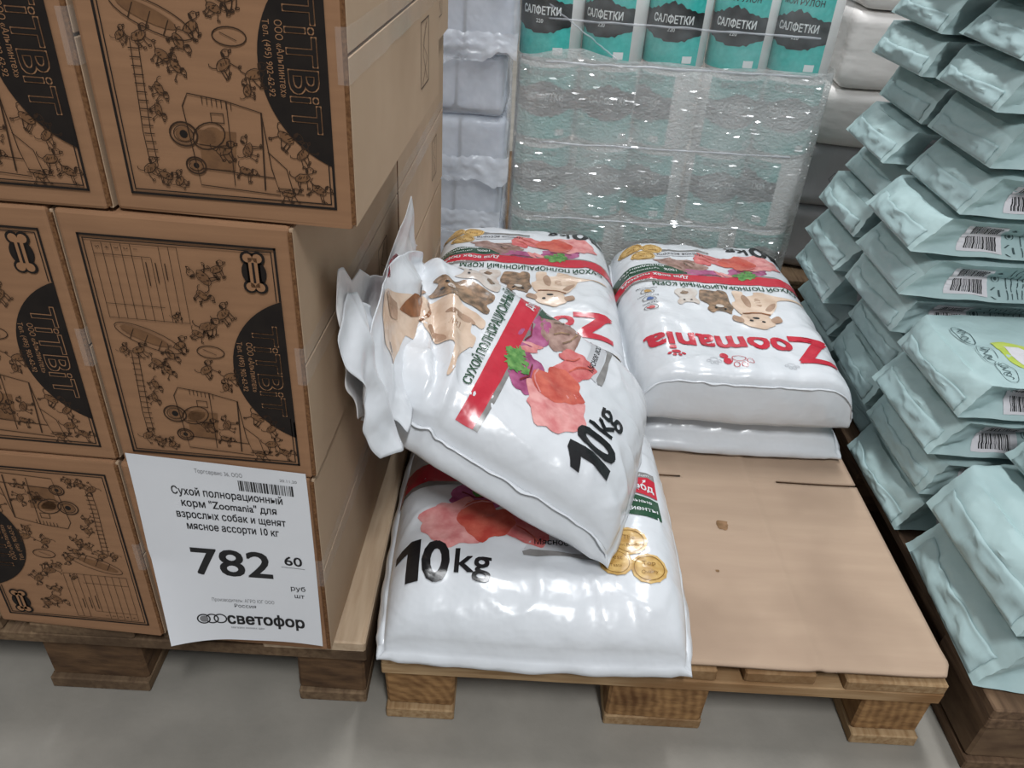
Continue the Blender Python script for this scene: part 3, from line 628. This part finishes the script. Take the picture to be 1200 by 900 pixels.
def lay_print(root, surf, tomap, keep=None, ymax=9, lift0=.0007):
    """put the bag layout on surf(x,y) via tomap(face x, face y) -> surface coordinates"""
    def fm(x, y, h):
        a, b = tomap(x, y); e = .002
        p = surf(a, b); n = (surf(a+e, b)-surf(a-e, b)).cross(surf(a, b+e)-surf(a, b-e))
        if n.z < 0 or n.length == 0: n = -n
        n.normalize(); return p+n*h
    for (c, part, layer), P in LAY.items():
        if not hasattr(P, 'cc'): P.cc = P.cut(.012)
        V, F = P.cc
        if ymax < 9 or keep:
            F = [f for f in F if all(V[i][1] < ymax and (keep is None or keep(*V[i])) for i in f)]
        if not F: continue
        used = sorted({i for f in F for i in f}); ix = {i: k for k, i in enumerate(used)}
        me = mesh(part, [fm(*V[i], lift0+.00035*layer) for i in used], [tuple(ix[i] for i in f) for f in F], True)
        obj(part, me, root, c)
def place(root, mtx): root.matrix_world = mtx
BG = 'white dog food bags on the cardboard'
# --- front bag
rims = ((.055, .030), (.055, .030), (.085, .026), (.06, .03)); Lf = .485
top_f = pillow(.415, Lf, .098, rims, 11)
fb = empty('dog_food_bag', (.006, -.012, .1535), 0, 'white 10 kg dog food bag lying flat at the front left pallet corner', 'bag', BG)
obj('sack', bag_body('sack', top_f, .415, Lf, 76, 90, None, .012, 3), fb, 'bag')
for sd_ in 'LR': obj('side_seam', seam_strip(top_f, .415, Lf, sd_, .007), fb, 'bag')
lay_print(fb, top_f, lambda x, y: (.006+x*.94, y+.008), lambda x, y: x < .415, ymax=.455)
# --- back bags (printed side up, heads towards the viewer)
def back_bag(loc, label, Lb, T_, seed, block, printed, rz=0.0, W_=.405):
    near = (.022, T_-.020) if block else (.06, .03)
    rm = ((.07, .028), (.07, .028), near, (.11, .030))
    tp = pillow(W_, Lb, T_, rm, seed)
    r_ = empty('dog_food_bag', loc, rz, label, 'bag', BG)
    obj('sack', bag_body('sack', tp, W_, Lb, 70, 90, None, .006 if block else .012, seed), r_, 'bag')
    for sd_ in 'LR' + ('N' if block else ''): obj('side_seam', seam_strip(tp, W_, Lb, sd_, .006), r_, 'bag')
    if printed: lay_print(r_, tp, lambda x, y: (W_-.008-x*.93, Lb-.018-y*(Lb-.03)/.69), None, ymax=.71)
    return r_
back_bag((.406, .494, .1530), 'lower white dog food bag, back right, seen only as a plain white edge', .60, .070, 21, False, False, 0.0, .385)
back_bag((-.006, .522, .1530), 'lower white dog food bag, back left, under the printed one and behind the torn bag', .57, .070, 24, False, False, 0.0, .375)
back_bag((.394, .480, .2350), 'white dog food bag, back right, on top, its whole red brand lettering in view', .62, .106, 27, True, True, R(-.3), .392)
back_bag((-.010, .520, .2360), 'white dog food bag, back left, on top, its brand lettering half covered', .61, .104, 31, True, True, R(.3), .388)
# --- torn bag leaning from the front bag up to the boxes
tb = empty('dog_food_bag', (0, 0, 0), 0, 'torn open white dog food bag leaning on the front bag against the boxes', 'bag', BG)
az = R(14); sl = R(24)
wv = Vector((math.sin(az), math.cos(az), -.03)).normalized(); lv = Vector((-math.cos(az)*math.cos(sl), math.sin(az)*math.cos(sl), math.sin(sl))).normalized(); lv = (lv-wv*lv.dot(wv)).normalized(); nv = wv.cross(lv)
if nv.z < 0: nv = -nv
Tt = .110; Lt = .48; Wt = .385
org = Vector((.300, .083, .262))
mt_ = Matrix((wv, lv, nv)).transposed().to_4x4(); mt_.translation = org; tb.matrix_world = mt_
rmt = ((.06, .045), (.09, .030), (.12, .022), (.13, .050))
_tt = pillow(Wt, Lt, Tt, rmt, 41, wr=1.25)
def top_t(x, y):
    p = _tt(x, y)
    if p.y > .25: p.y = .25+(p.y-.25)*(.60+.36*max(0, min(1, x/Wt)))
    k = max(0, (y-.33)/.17); p.z += .012*k*nz(x*9, y*7, 61)+.010*k*nz(x*20, y*18, 71)
    # deep crease across the emptied top
    d = (y-.405)-(x-.12)*.35; p.z -= .016*math.exp(-(d/.014)**2)*min(1, x/.05); p.z += .008*math.exp(-((d+.028)/.014)**2)
    return p
obj('sack', bag_body('sack', top_t, Wt, Lt, 84, 100, lambda x, y: .012*math.sin(math.pi*min(1, max(0, x/Wt)))*-1*min(1, y/.1), .014, 9), tb, 'bag')
obj('side_seam', seam_strip(top_t, Wt, Lt, 'L', .010, None, .002), tb, 'bag')
lay_print(tb, top_t, lambda x, y: (.018+x*1.07, .014+y*.97), lambda x, y: x < .335, ymax=.475)
# torn flaps standing up between the bag and the boxes (world frame, moved into the bag frame)
inv = mt_.inverted()
def wall_x(y): return -.062+.0437*y+.016
def flap_sheet(name, y0, y1, zlo, zhi, off, nu, nv_, seed, amp, material, th=.0009):
    def f(u, v):
        y = y0+(y1-y0)*u; a, b = zlo(u), zhi(u); z = a+(b-a)*v
        x = wall_x(y)+off(u, v)+amp*nz(u*3.2, v*2.2, seed)+amp*.35*nz(u*8, v*5, seed+2)
        return inv @ Vector((max(x, wall_x(y)-.004), y+.010*nz(v*5, u*5, seed+5), z))
    return obj(name, sheet_mesh(name, f, nu, nv_, th), tb, material)
def lerp_pts(pts):
    def f(u):
        for (a, va), (b, vb) in zip(pts, pts[1:]):
            if u <= b: return va+(vb-va)*(u-a)/(b-a)
        return pts[-1][1]
    return f
zlo = lerp_pts([(0, .50), (.2, .45), (1, .44)])
def ypts(y0, y1, pts): return lerp_pts([((y-y0)/(y1-y0), z) for y, z in pts])
flap_sheet('torn_flap', .062, .60, zlo, ypts(.062, .60, [(.062, .660), (.078, .690), (.10, .684), (.125, .655), (.16, .652), (.21, .615), (.27, .590), (.33, .560), (.37, .565), (.42, .600), (.46, .612), (.495, .622), (.53, .585), (.56, .53), (.60, .49)]), lambda u, v: .002+.016*(1-v)**2+.010*math.sin(u*19)*v*(1-v), 110, 44, 5, .013, 'bag_in')
zfl = ypts(.10, .52, [(.10, .545), (.14, .585), (.20, .612), (.27, .600), (.34, .588), (.42, .560), (.52, .515)])
def off2(u, v): return .020+.050*(1-v)**1.5+.014*math.sin(u*11+1)*(1-v)*v*2
ff = flap_sheet('torn_flap', .10, .52, lerp_pts([(0, .455), (1, .445)]), zfl, off2, 90, 40, 15, .012, 'bag')
flap_sheet('inner_print', .255, .375, lerp_pts([(0, .50), (1, .50)]), lerp_pts([(0, .585), (.4, .600), (.75, .590), (1, .555)]), lambda u, v: .013, 30, 20, 25, .006, 'maroon')
# left-hand fold of the torn mouth hanging over the long side
flap_sheet('torn_flap', .045, .165, lerp_pts([(0, .455), (1, .43)]), lerp_pts([(0, .60), (.3, .660), (.6, .640), (1, .600)]), lambda u, v: .012+.034*(1-v)+.02*math.sin(u*6)*(1-v), 40, 40, 35, .016, 'bag')
def flp(x, y, h):
    """point of the front flap: x across (0..1), y up (0..1)"""
    def g(u, v):
        yy = .10+.42*u; a_, b_ = .455-.01*u, zfl(u); z_ = a_+(b_-a_)*v
        xx_ = wall_x(yy)+off2(u, v)+.012*nz(u*3.2, v*2.2, 15)+.0042*nz(u*8, v*5, 17)
        return Vector((max(xx_, wall_x(yy)-.004), yy+.010*nz(v*5, u*5, 20), z_))
    p = g(x, y); n = (g(x, y+.01)-g(x, y-.01)).cross(g(x+.01, y)-g(x-.01, y)); n.normalize()
    if n.x < 0: n = -n
    return inv @ (p+n*h)
for c, pts, lf in (('dog', [(.17, .40), (.12, .52), (.13, .70), (.18, .86), (.27, .92), (.36, .86), (.44, .72), (.52, .60), (.60, .40), (.60, .15), (.48, .08), (.42, .25), (.36, .38), (.26, .36)], .0016), ('dog_dark', [(.30, .66), (.29, .88), (.36, .84), (.40, .66), (.36, .55)], .0022),
                    ('rust', [(.40, .60), (.52, .62), (.62, .50), (.60, .34), (.50, .40), (.44, .46)], .0022), ('tabby', [(.60, .34), (.62, .62), (.78, .60), (.90, .34), (.80, .12), (.66, .16)], .0020), ('black', [(.17, .50), (.19, .58), (.22, .52), (.20, .46)], .0026)):
    obj('animal_picture', Print().poly(pts).mesh('animal_picture', flp, lf, .03, True), tb, c)

# ================================================================== PALE TEAL PAPER BAGS
TW, TLn, TH = .248, .40, .082
def teal_variant(seed):
    """block-bottom paper bag, folded end at x=0, side gussets tucked in; returns mesh and its side surface"""
    r = random.Random(seed); xa = r.uniform(.065, .10); dep = r.uniform(.030, .046); tilt = r.uniform(.010, .026); puff = r.uniform(.004, .010)
    def hgt(x, e): return TH*(1+.05*nz(x*7, e*2, seed))
    def side(x, ze, sgn):
        t = min(x, TLn-x); ins = dep*min(1-abs(ze), max(0, t/xa)); h = hgt(x, sgn)
        y = sgn*(TW/2-ins+.006*math.sin(math.pi*x/TLn)+.0065*nz(x*16, ze*2.5+sgn*5, seed)+.002*nz(x*50, ze*6+sgn*5, seed+1))
        return Vector((x+tilt*ze*max(0, 1-x/.1), y, h/2+ze*(h/2-.003)+.0025*nz(x*20, ze*2, seed+4)))
    def topz(x, e, s):
        q = (1-abs(e)**4)*(1-abs(2*x/TLn-1)**6); h = hgt(x, e); b = side(x, s, 1 if e > 0 else -1)
        z = (h-.003 if s > 0 else .003)+(puff*q+.0065*nz(x*14, e*3, seed+11)*min(1, q*3)+.0035*nz(x*34, e*8, seed+12)*q-.010*math.exp(-x/.018)*(1-abs(e)**3))*(1 if s > 0 else 0)
        return z
    NX, NE, NS = 44, 22, 12
    V, rings = [], []
    for i in range(NX+1):
        x = TLn*(.5-.5*math.cos(math.pi*i/NX)*.35-.5*.65*(1-2*i/NX)); ring = []
        for k in range(NE):           # top, from -y to +y
            e = -1+2*k/NE; yl, yr = side(x, 1, -1), side(x, 1, 1); p = yl.lerp(yr, k/NE); p.z = topz(x, e, 1) if k else yl.z; ring.append(p)
        for k in range(NS): ring.append(side(x, 1-2*k/NS, 1))
        for k in range(NE):
            yl, yr = side(x, -1, 1), side(x, -1, -1); p = yl.lerp(yr, k/NE); ring.append(p)
        for k in range(NS): ring.append(side(x, -1+2*k/NS, -1))
        rings.append(list(range(len(V), len(V)+len(ring)))); V += ring
    F = []; n = len(rings[0])
    for i in range(NX):
        for k in range(n): F.append((rings[i][k], rings[i+1][k], rings[i+1][(k+1) % n], rings[i][(k+1) % n]))
    def endp(ei, zi, x0, sg):         # slightly bulging folded end
        yl = side(x0, zi, -1); yr = side(x0, zi, 1); p = yl.lerp(yr, (ei+1)/2)
        p.x += sg*((.014*(1-ei*ei)+.010*nz(ei*2.2, zi*1.4, seed+21)*(1-ei**4))*(1-zi*zi)+.006*max(0, 1-2.4*abs(nz(ei*2.6+zi*.8, zi*1.1-ei, seed+31)))**3*(1-ei**4)*(1-zi**4))
        return p
    for x0, sg, ring in ((0.0, -1, rings[0]), (TLn, 1, rings[-1])):
        # grid of inner end points joined to the ring by rows
        rows = []
        for s_ in range(NS+1):
            zi = 1-2*s_/NS; row = []
            for k in range(NE+1):
                ei = -1+2*k/NE
                if s_ == 0: row.append(ring[k] if k < NE else ring[NE])
                elif s_ == NS: row.append(ring[NE+NS+(NE-k)] if k > 0 else ring[(2*NE+NS)])
                elif k == NE: row.append(ring[NE+s_])
                elif k == 0: row.append(ring[(2*NE+2*NS-s_) % n])
                else: V.append(endp(ei, zi, x0, sg)); row.append(len(V)-1)
            rows.append(row)
        for s_ in range(NS):
            for k in range(NE): F.append((rows[s_][k], rows[s_+1][k], rows[s_+1][k+1], rows[s_][k+1]))
    me = mesh('paper_sack', V, F, True); bm = bmesh.new(); bm.from_mesh(me); bmesh.ops.remove_doubles(bm, verts=bm.verts, dist=1e-5); bmesh.ops.recalc_face_normals(bm, faces=bm.faces)
    bm.to_mesh(me); bm.free()
    me.polygons.foreach_set('use_smooth', [True]*len(me.polygons)); me.set_sharp_from_angle(angle=R(52))
    me.materials.append(M['teal'])
    # glued end flap, proud of the end
    zc = r.uniform(-.05, .35)
    def flapf(u, v):
        e = -.88+1.72*u; z = -.93+(zc+.93)*v+.05*nz(u*3, seed)*v; p = endp(e, z, 0.0, -1); return p+Vector((-.0012-.0010*v, 0, 0))
    fl_ = sheet_mesh('end_flap', flapf, 24, 8, .0008); fl_.materials.append(M['teal_dk'])
    # prints on the front side (-y)
    lb0 = r.uniform(.050, .062)
    def fs(x, ze, h): p = side(x, ze, -1); return p+Vector((0, -h, h*.25))
    L = Print().rect(lb0, -.80, lb0+.070, .66); 
    B = Print(); xx = lb0+.010
    while xx < lb0+.058:
        wd = r.choice((.0008, .0012, .0020, .0026)); B.rect(xx, -.70, xx+wd, -.10); B.rect(xx+.002, .04, xx+.002+wd, .54); xx += wd+r.choice((.0009, .0014, .0018))
    I = Print(); x2 = lb0+.078
    for a in range(3): c_, q_ = math.cos(a*2.094), math.sin(a*2.094); I.stroke([(x2+.006+.008*math.cos(a*2.094-.45), -.62+.22*math.sin(a*2.094-.45)), (x2+.006+.0065*math.cos(a*2.094+.1), -.62+.2*math.sin(a*2.094+.1)), (x2+.006+.008*math.cos(a*2.094+.6), -.62+.22*math.sin(a*2.094+.6))], .0036)
    I.ring(x2+.007, -.05, .007, .16, .0016, 14); I.disc(x2+.007, -.05, .003, .09, 10); I.poly([(x2, .36), (x2+.012, .36), (x2+.006, .5)])
    for k in range(22):
        xk = lb0+.104+k*.0098+r.uniform(-.001, .001); a = -.82
        while a < .75:
            b_ = min(.80, a+r.uniform(.18, .75)); I.stroke([(xk+.0012*math.sin(t*7+k), t) for t in [a+(b_-a)*q/5 for q in range(6)]], .0017); a = b_+r.uniform(.03, .10)
    out = [('barcode_label', L.mesh('barcode_label', fs, .0014, .008), 'label'), ('barcode', B.mesh('barcode', fs, .0020, .008), 'toner'), ('small_print', I.mesh('small_print', fs, .0010, .05), 'teal_ink')]
    for nme, m_, k in out: m_.materials.append(M[k])
    def topmap(x, y, h): e = max(-1, min(1, y/(TW/2))); return Vector((x, y, topz(x, e, 1)+h))
    zt = max(v.co.z for v in me.vertices)
    return dict(top_z=zt, body=me, flap=fl_, prints=out, top=topmap)
TV = [teal_variant(60+k) for k in range(7)]
def teal_bag(loc, rz, label, v, tilt=(0, 0), marks=True, sc=(1, 1, 1)):
    b = empty('paper_bag', loc, rz, label, 'bag', 'pale teal paper bags on the right pallet'); b.rotation_euler = (tilt[0], tilt[1], rz); b.scale = sc
    obj('sack', TV[v]['body'], b); obj('end_flap', TV[v]['flap'], b)
    if marks:
        lab = None
        for nme, m_, k in TV[v]['prints']:
            o = obj(nme, m_, lab if nme == 'barcode' else b)
            if nme == 'barcode_label': lab = o
    return b
rt = random.Random(17)
cols = [('nearest column', .375+.055, .865, 4, .080), ('column second from the front', .690, .868, 11, .0805), ('rearmost column', .950, .866, 11, .0805)]
colname = {0: 'four-bag stack', 1: 'tall stack behind the four-bag stack', 2: 'rearmost tall stack'}
for ci, (cn, yc, x0, n_, dz) in enumerate(cols):
    z = .1455
    for k in range(n_):
        v = rt.randrange(7); jx = rt.uniform(-.022, .018)+(.010*math.sin(k*.9+ci)); jy = rt.uniform(-.008, .008); pitch = dz*.985*(.965+.02*rt.random())*(1+rt.uniform(-.05, .05)); sz = pitch/TV[v]['top_z']
        if ci == 0: jx = (-.012, .004, .0, .012)[k]
        lb = ('topmost' if k == n_-1 else 'bottom' if k == 0 else ORD[k]+' from the bottom') + ' pale teal paper bag in the ' + colname[ci]
        bg_ = teal_bag((x0+jx+(.075*max(0, z-.2) if ci else 0), yc+jy, z), R(rt.uniform(-2.2, 2.2)), lb, v, (R(rt.uniform(-.5, .5)), R(rt.uniform(-.3, .5))), True, (1, .94, sz))
        if ci == 0 and k == n_-1: TOPB = (bg_, v)
        z += pitch+.0015
# print on the topmost bag of the four-bag stack
Q, Y_, W2 = Print(), Print(), Print()
Q.ring(.040, .034, .030, .011, .0016, 24, R(-80))
for k, (px, py) in enumerate(((.040, .034), (.048, -.032), (.056, -.082))):
    Q.stroke([(px+.0045*math.sin(t*1.9+k), py+.022-t*.0042) for t in [q*.45 for q in range(24)]], .0016); Q.ring(px+.003, py+.012, .006, .004, .0011, 12); Q.ring(px-.002, py-.010, .006, .004, .0011, 12)
    if k: Q.ring(px+.001, py-.001, .013, .030, .0009, 24)
Y_.poly([(.074, .010), (.090, .014), (.150, -.010), (.190, -.060), (.180, -.104), (.120, -.108), (.084, -.070), (.072, -.030)]); W2.poly([(.088, -.004), (.130, -.020), (.160, -.060), (.150, -.092), (.118, -.094), (.094, -.062), (.086, -.030)])
for P_, nme, k, lf in ((Q, 'script_print', 'teal_ink', .0012), (Y_, 'lime_print', 'lime', .0010), (W2, 'white_print', 'label', .0016)):
    obj(nme, P_.mesh(nme, lambda x, y, h: TV[TOPB[1]]['top'](x, y, h), lf, .012), TOPB[0], k)
# three bags lying loosely in front
teal_bag((.862, .135, .1455), R(-3), 'lower of the two pale teal bags slumped at the front corner of the dark pallet', 2, (0, 0), False, (1, 1.10, 1.00))
teal_bag((.872, .140, .2420), R(2), 'upper of the two pale teal bags slumped at the front corner of the dark pallet', 5, (R(-.6), R(.3)), False, (1, 1.08, 1.05))
teal_bag((.965, .165, .3450), R(4), 'pale teal bag cut by the right picture edge, lying on the slumped pair', 3, (R(.5), 0), False, (1, .9, .90))

# ================================================================== FILM-WRAPPED TURQUOISE ROLLS
RR, RH = .0755, .190
def roll_meshes():
    prof = [(0.0, 0), (.022, 0), (.022, .004), (RR-.010, .0005), (RR-.003, .003), (RR, .010), (RR, RH-.010), (RR-.003, RH-.003), (RR-.010, RH-.0005), (.022, RH-.004), (.022, RH), (0, RH)]
    n = 40; V, F = [], []
    for i in range(n):
        a = 2*math.pi*i/n
        for r_, z in prof: V.append((r_*math.cos(a), r_*math.sin(a), z))
    m_ = len(prof)
    for i in range(n):
        for k in range(m_-1): a = i*m_+k; b = ((i+1) % n)*m_+k; F.append((a, b, b+1, a+1))
    body = mesh('roll', V, F, True); bm = bmesh.new(); bm.from_mesh(body); bmesh.ops.remove_doubles(bm, verts=bm.verts, dist=1e-6); bmesh.ops.recalc_face_normals(bm, faces=bm.faces); bm.to_mesh(body); bm.free(); body.polygons.foreach_set('use_smooth', [True]*len(body.polygons))
    def cm(x, y, h): a = x/RR-math.pi/2; return Vector(((RR+h)*math.cos(a), (RR+h)*math.sin(a), y))
    W_ = RR*R(236)
    T0, K0, W0 = Print(), Print(), Print(); T0.rect(-W_/2, .010, W_/2, .180)
    r = random.Random(3)
    for c in (-W_/4, W_/4):
        up_ = [(c-W_/4+W_/2*i/22, .128+.022*math.exp(-((i-11)/5)**2)+.008*nz(i*.7, c*40, 2)) for i in range(23)]; dn = [(c-W_/4+W_/2*i/22, .066-.014*math.cos((i-11)/6)+.008*nz(i*.9, c*40, 6)+.012) for i in range(22, -1, -1)]
        K0.poly(up_+dn); K0.text('МОЙ РУЛОН', (c, .160), .0185, .012, 'CENTER', 0, .098)
        W0.text('САЛФЕТКИ', (c, .104), .0240, .022, 'CENTER', 0, .098); W0.text('220', (c, .086), .012, .01, 'CENTER'); W0.rect(c+.036, .018, c+.060, .034)
        for k in range(8): K0.rect(c+.039+k*.0024, .020, c+.040+k*.0024, .032)
    out = {'label': (T0.mesh('label', cm, .0006, .008, True), 'turq'), 'brush_print': (K0.mesh('brush_print', cm, .0011, .008, True), 'turq_ink'), 'lettering': (W0.mesh('lettering', cm, .0015, .008, True), 'turq_white')}
    body.materials.append(M['tissue'])
    for k in out: out[k][0].materials.append(M[out[k][1]])
    return body, out
RB, RP = roll_meshes()
ROLLROT = [[55, -95, 60, -92, 58], [50, 62, -95, 60, -120], [52, -60, -118, 65, 48], [-84, -90, -80, -88, -92]]
ROWZ = [.0905, .2850, .4790, .6710]; ROWN = ['bottom row', 'second row from the bottom', 'third row from the bottom', 'top row']
XN = ['leftmost', 'second from the left', 'middle', 'second from the right', 'rightmost']
rr = random.Random(12)
for j in range(4):
    for i in range(5):
        b = empty('paper_roll', (.216+i*.1525+(.004 if i > 2 else 0), 1.378+rr.uniform(0, .004), ROWZ[j]), R(ROLLROT[j][i]), 'film wrapped roll with turquoise label, %s, %s' % (XN[i], ROWN[j]), 'paper roll', 'turquoise rolls in stretch film')
        obj('roll', RB, b); l_ = obj('label', RP['label'][0], b); obj('brush_print', RP['brush_print'][0], l_); obj('lettering', RP['lettering'][0], l_)
# stretch film around the stack: thick and milky below, thin and clear around the top row
def wrap_f(z0, z1, off, seed, amp):
    x0, x1, ya, yb = .139, .907, 1.2985, 1.46
    pts = [(x0, yb), (x0, ya+.04), (x0+.006, ya+.012), (x0+.03, ya), (x1-.03, ya), (x1-.006, ya+.012), (x1, ya+.04), (x1, yb)]
    ln = [0]
    for a, b in zip(pts, pts[1:]): ln.append(ln[-1]+math.hypot(b[0]-a[0], b[1]-a[1]))
    def f(u, v):
        s_ = u*ln[-1]; k = max(i for i in range(len(ln)-1) if ln[i] <= s_+1e-9); t = (s_-ln[k])/(ln[k+1]-ln[k]); x = pts[k][0]+(pts[k+1][0]-pts[k][0])*t; y = pts[k][1]+(pts[k+1][1]-pts[k][1])*t
        z = z0(u)+(z1(u)-z0(u))*v; d = off+amp*abs(nz(u*14, v*6, seed))+amp*.6*abs(nz(u*40+v*10, v*22, seed+3))
        cx_, cy_ = (x0+x1)/2, 1.50; n_ = Vector((0, -1, 0)) if x0+.02 < x < x1-.02 else Vector((-1 if x < cx_ else 1, -.3, 0)).normalized()
        return Vector((x, y, z))+n_*d
    return f
wr = empty('stretch_film', (.52, 1.30, .0905), 0, 'glinting milky stretch film wound round the turquoise rolls', 'plastic film')
wl = wr.location.copy()
fA = wrap_f(lambda u: .095, lambda u: .690+.012*nz(u*6, 3, 3)+.12*max(0, .10-abs(u-.28)), .0010, 3, .0012); fB = wrap_f(lambda u: .66, lambda u: .868, .0045, 9, .004)
obj('film_layer', sheet_mesh('film_layer', lambda u, v: fA(u, v)-wl, 150, 90), wr, 'wrap'); obj('film_layer', sheet_mesh('film_layer', lambda u, v: fB(u, v)-wl, 150, 40), wr, 'wrap_clear')
# tight gathered strings of film across the front
for k, (za, zb_, ua, ub) in enumerate(((.675, .680, .2, .8), (.483, .486, .2, .8), (.287, .286, .2, .8), (.770, .766, .2, .8), (.80, .69, .2, .36))):
    g = wrap_f(lambda u: 0, lambda u: 1, .0050, 20+k, .002)
    V, F = [], []
    for i in range(71):
        t = i/70; u = ua+(ub-ua)*t; z = za+(zb_-za)*t+.003*nz(t*9, k); p = g(u, 0); p.z = z; h = .0035*(.6+.6*abs(nz(t*11, k, 4)))
        V += [p+Vector((0, 0, h))-wl, p+Vector((0, -.003, 0))-wl, p-Vector((0, 0, h))-wl]
    for i in range(70): F += [(3*i, 3*i+1, 3*i+4, 3*i+3), (3*i+1, 3*i+2, 3*i+5, 3*i+4)]
    obj('film_fold', mesh('film_fold', V, F, True), wr, 'poly')

# ================================================================== TISSUE PACKS BEHIND THE BOXES
def soft_block(name, sx, sy, sz, seed, bev=.022, amp=.006, cuts=9, fr=9):
    bm = bmesh.new(); bmesh.ops.create_cube(bm, size=1)
    for v in bm.verts: v.co = Vector((v.co.x*sx, v.co.y*sy, (v.co.z+.5)*sz))
    bmesh.ops.bevel(bm, geom=list(bm.edges), offset=bev, segments=3, affect='EDGES', profile=.55)
    bmesh.ops.subdivide_edges(bm, edges=[e for e in bm.edges if e.calc_length() > .05], cuts=cuts, use_grid_fill=True)
    bmesh.ops.triangulate(bm, faces=[f for f in bm.faces if len(f.verts) > 4])
    for v in bm.verts:
        k = min(1, v.co.z/.02)*min(1, (sz-v.co.z)/.004+.25)
        v.co += Vector((nz(v.co.x*fr, v.co.y*fr, v.co.z*fr+seed), nz(v.co.y*fr+9, v.co.z*fr, v.co.x*fr+seed), .6*nz(v.co.z*fr+4, v.co.x*fr, v.co.y*fr+seed)*k))*amp
    for v in bm.verts: v.co.z = max(v.co.z, .0005)
    return bm_mesh(name, bm, True)
BR = [soft_block('tissue_brick', .112, .56, .128, 3+k, .016, .004, 5) for k in range(3)]
for me in BR: me.materials.append(M['brick'])
FILM = [soft_block('film_bag', .372, .62, .146, 13+k, .024, .010, 12, 8) for k in range(3)]
for me in FILM: me.materials.append(M['poly'])
def skirt(seed):
    def f(u, v):
        x = -.186+.372*u; z = .055-.060*v-.030*v*nz(u*5, seed)-.012*abs(nz(u*16, seed+2)); return Vector((x, -.314-.012*v-.010*abs(nz(u*9, v*3, seed+4)), max(z, -.045)))
    return sheet_mesh('film_skirt', f, 60, 10)
SK = [skirt(5+k) for k in range(3)]
for me in SK: me.materials.append(M['poly'])
NP = ['bottom', 'second from the bottom', 'third from the bottom', 'fourth from the bottom', 'fifth from the bottom', 'topmost']
for k in range(6):
    b = empty('tissue_pack', (-.064+(.006, -.002, .004, -.004, .008, -.006)[k], 1.605+(0, .006, -.004, .004, -.012, .01)[k], .091+k*.1475), R((.5, -1, .6, -.4, 1, -1)[k]), 'bluish white polythene tissue pack, %s of the stack behind the boxes' % NP[k], 'tissue pack', 'tissue packs behind the boxes')
    for q in range(3): o = obj('tissue_brick', BR[(k+q) % 3], b); o.location = (-.119+q*.119, 0, .008)
    obj('film_bag', FILM[k % 3], b)
    if k in (1, 2, 4, 5): obj('film_skirt', SK[k % 3], b)

# ================================================================== SOFT PACKS IN THE BACK RIGHT CORNER
SP = [soft_block('pack', .46, .40, h, 33+i, .030, .012, 14, 6) for i, h in enumerate((.196, .176, .150, .190, .200))]
z = .0905
for k, (me, mt2, dx, rz, nm) in enumerate(zip(SP, ('softpack_shaded', 'softpack_shaded', 'softpack', 'softpack', 'softpack'), (.0, .005, -.002, .02, .03), (-14, -11, -6, -3, -2), ('lowest shaded', 'second shaded', 'lower white', 'upper white', 'topmost white'))):
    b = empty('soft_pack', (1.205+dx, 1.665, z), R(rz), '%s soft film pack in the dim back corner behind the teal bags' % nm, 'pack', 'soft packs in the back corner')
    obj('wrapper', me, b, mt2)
    if k == 1:
        mk = Print().stroke([(-.012, .0), (0, -.018), (.012, .0), (0, .018)], .003, True); obj('diamond_mark', mk.mesh('diamond_mark', lambda x, y, h: Vector((-.13+x, -.212-h, .09+y)), .004), b, 'toner_grey')
    z += me.dimensions.z if hasattr(me, 'dimensions') else (.196, .176, .150, .190, .200)[k]+.002
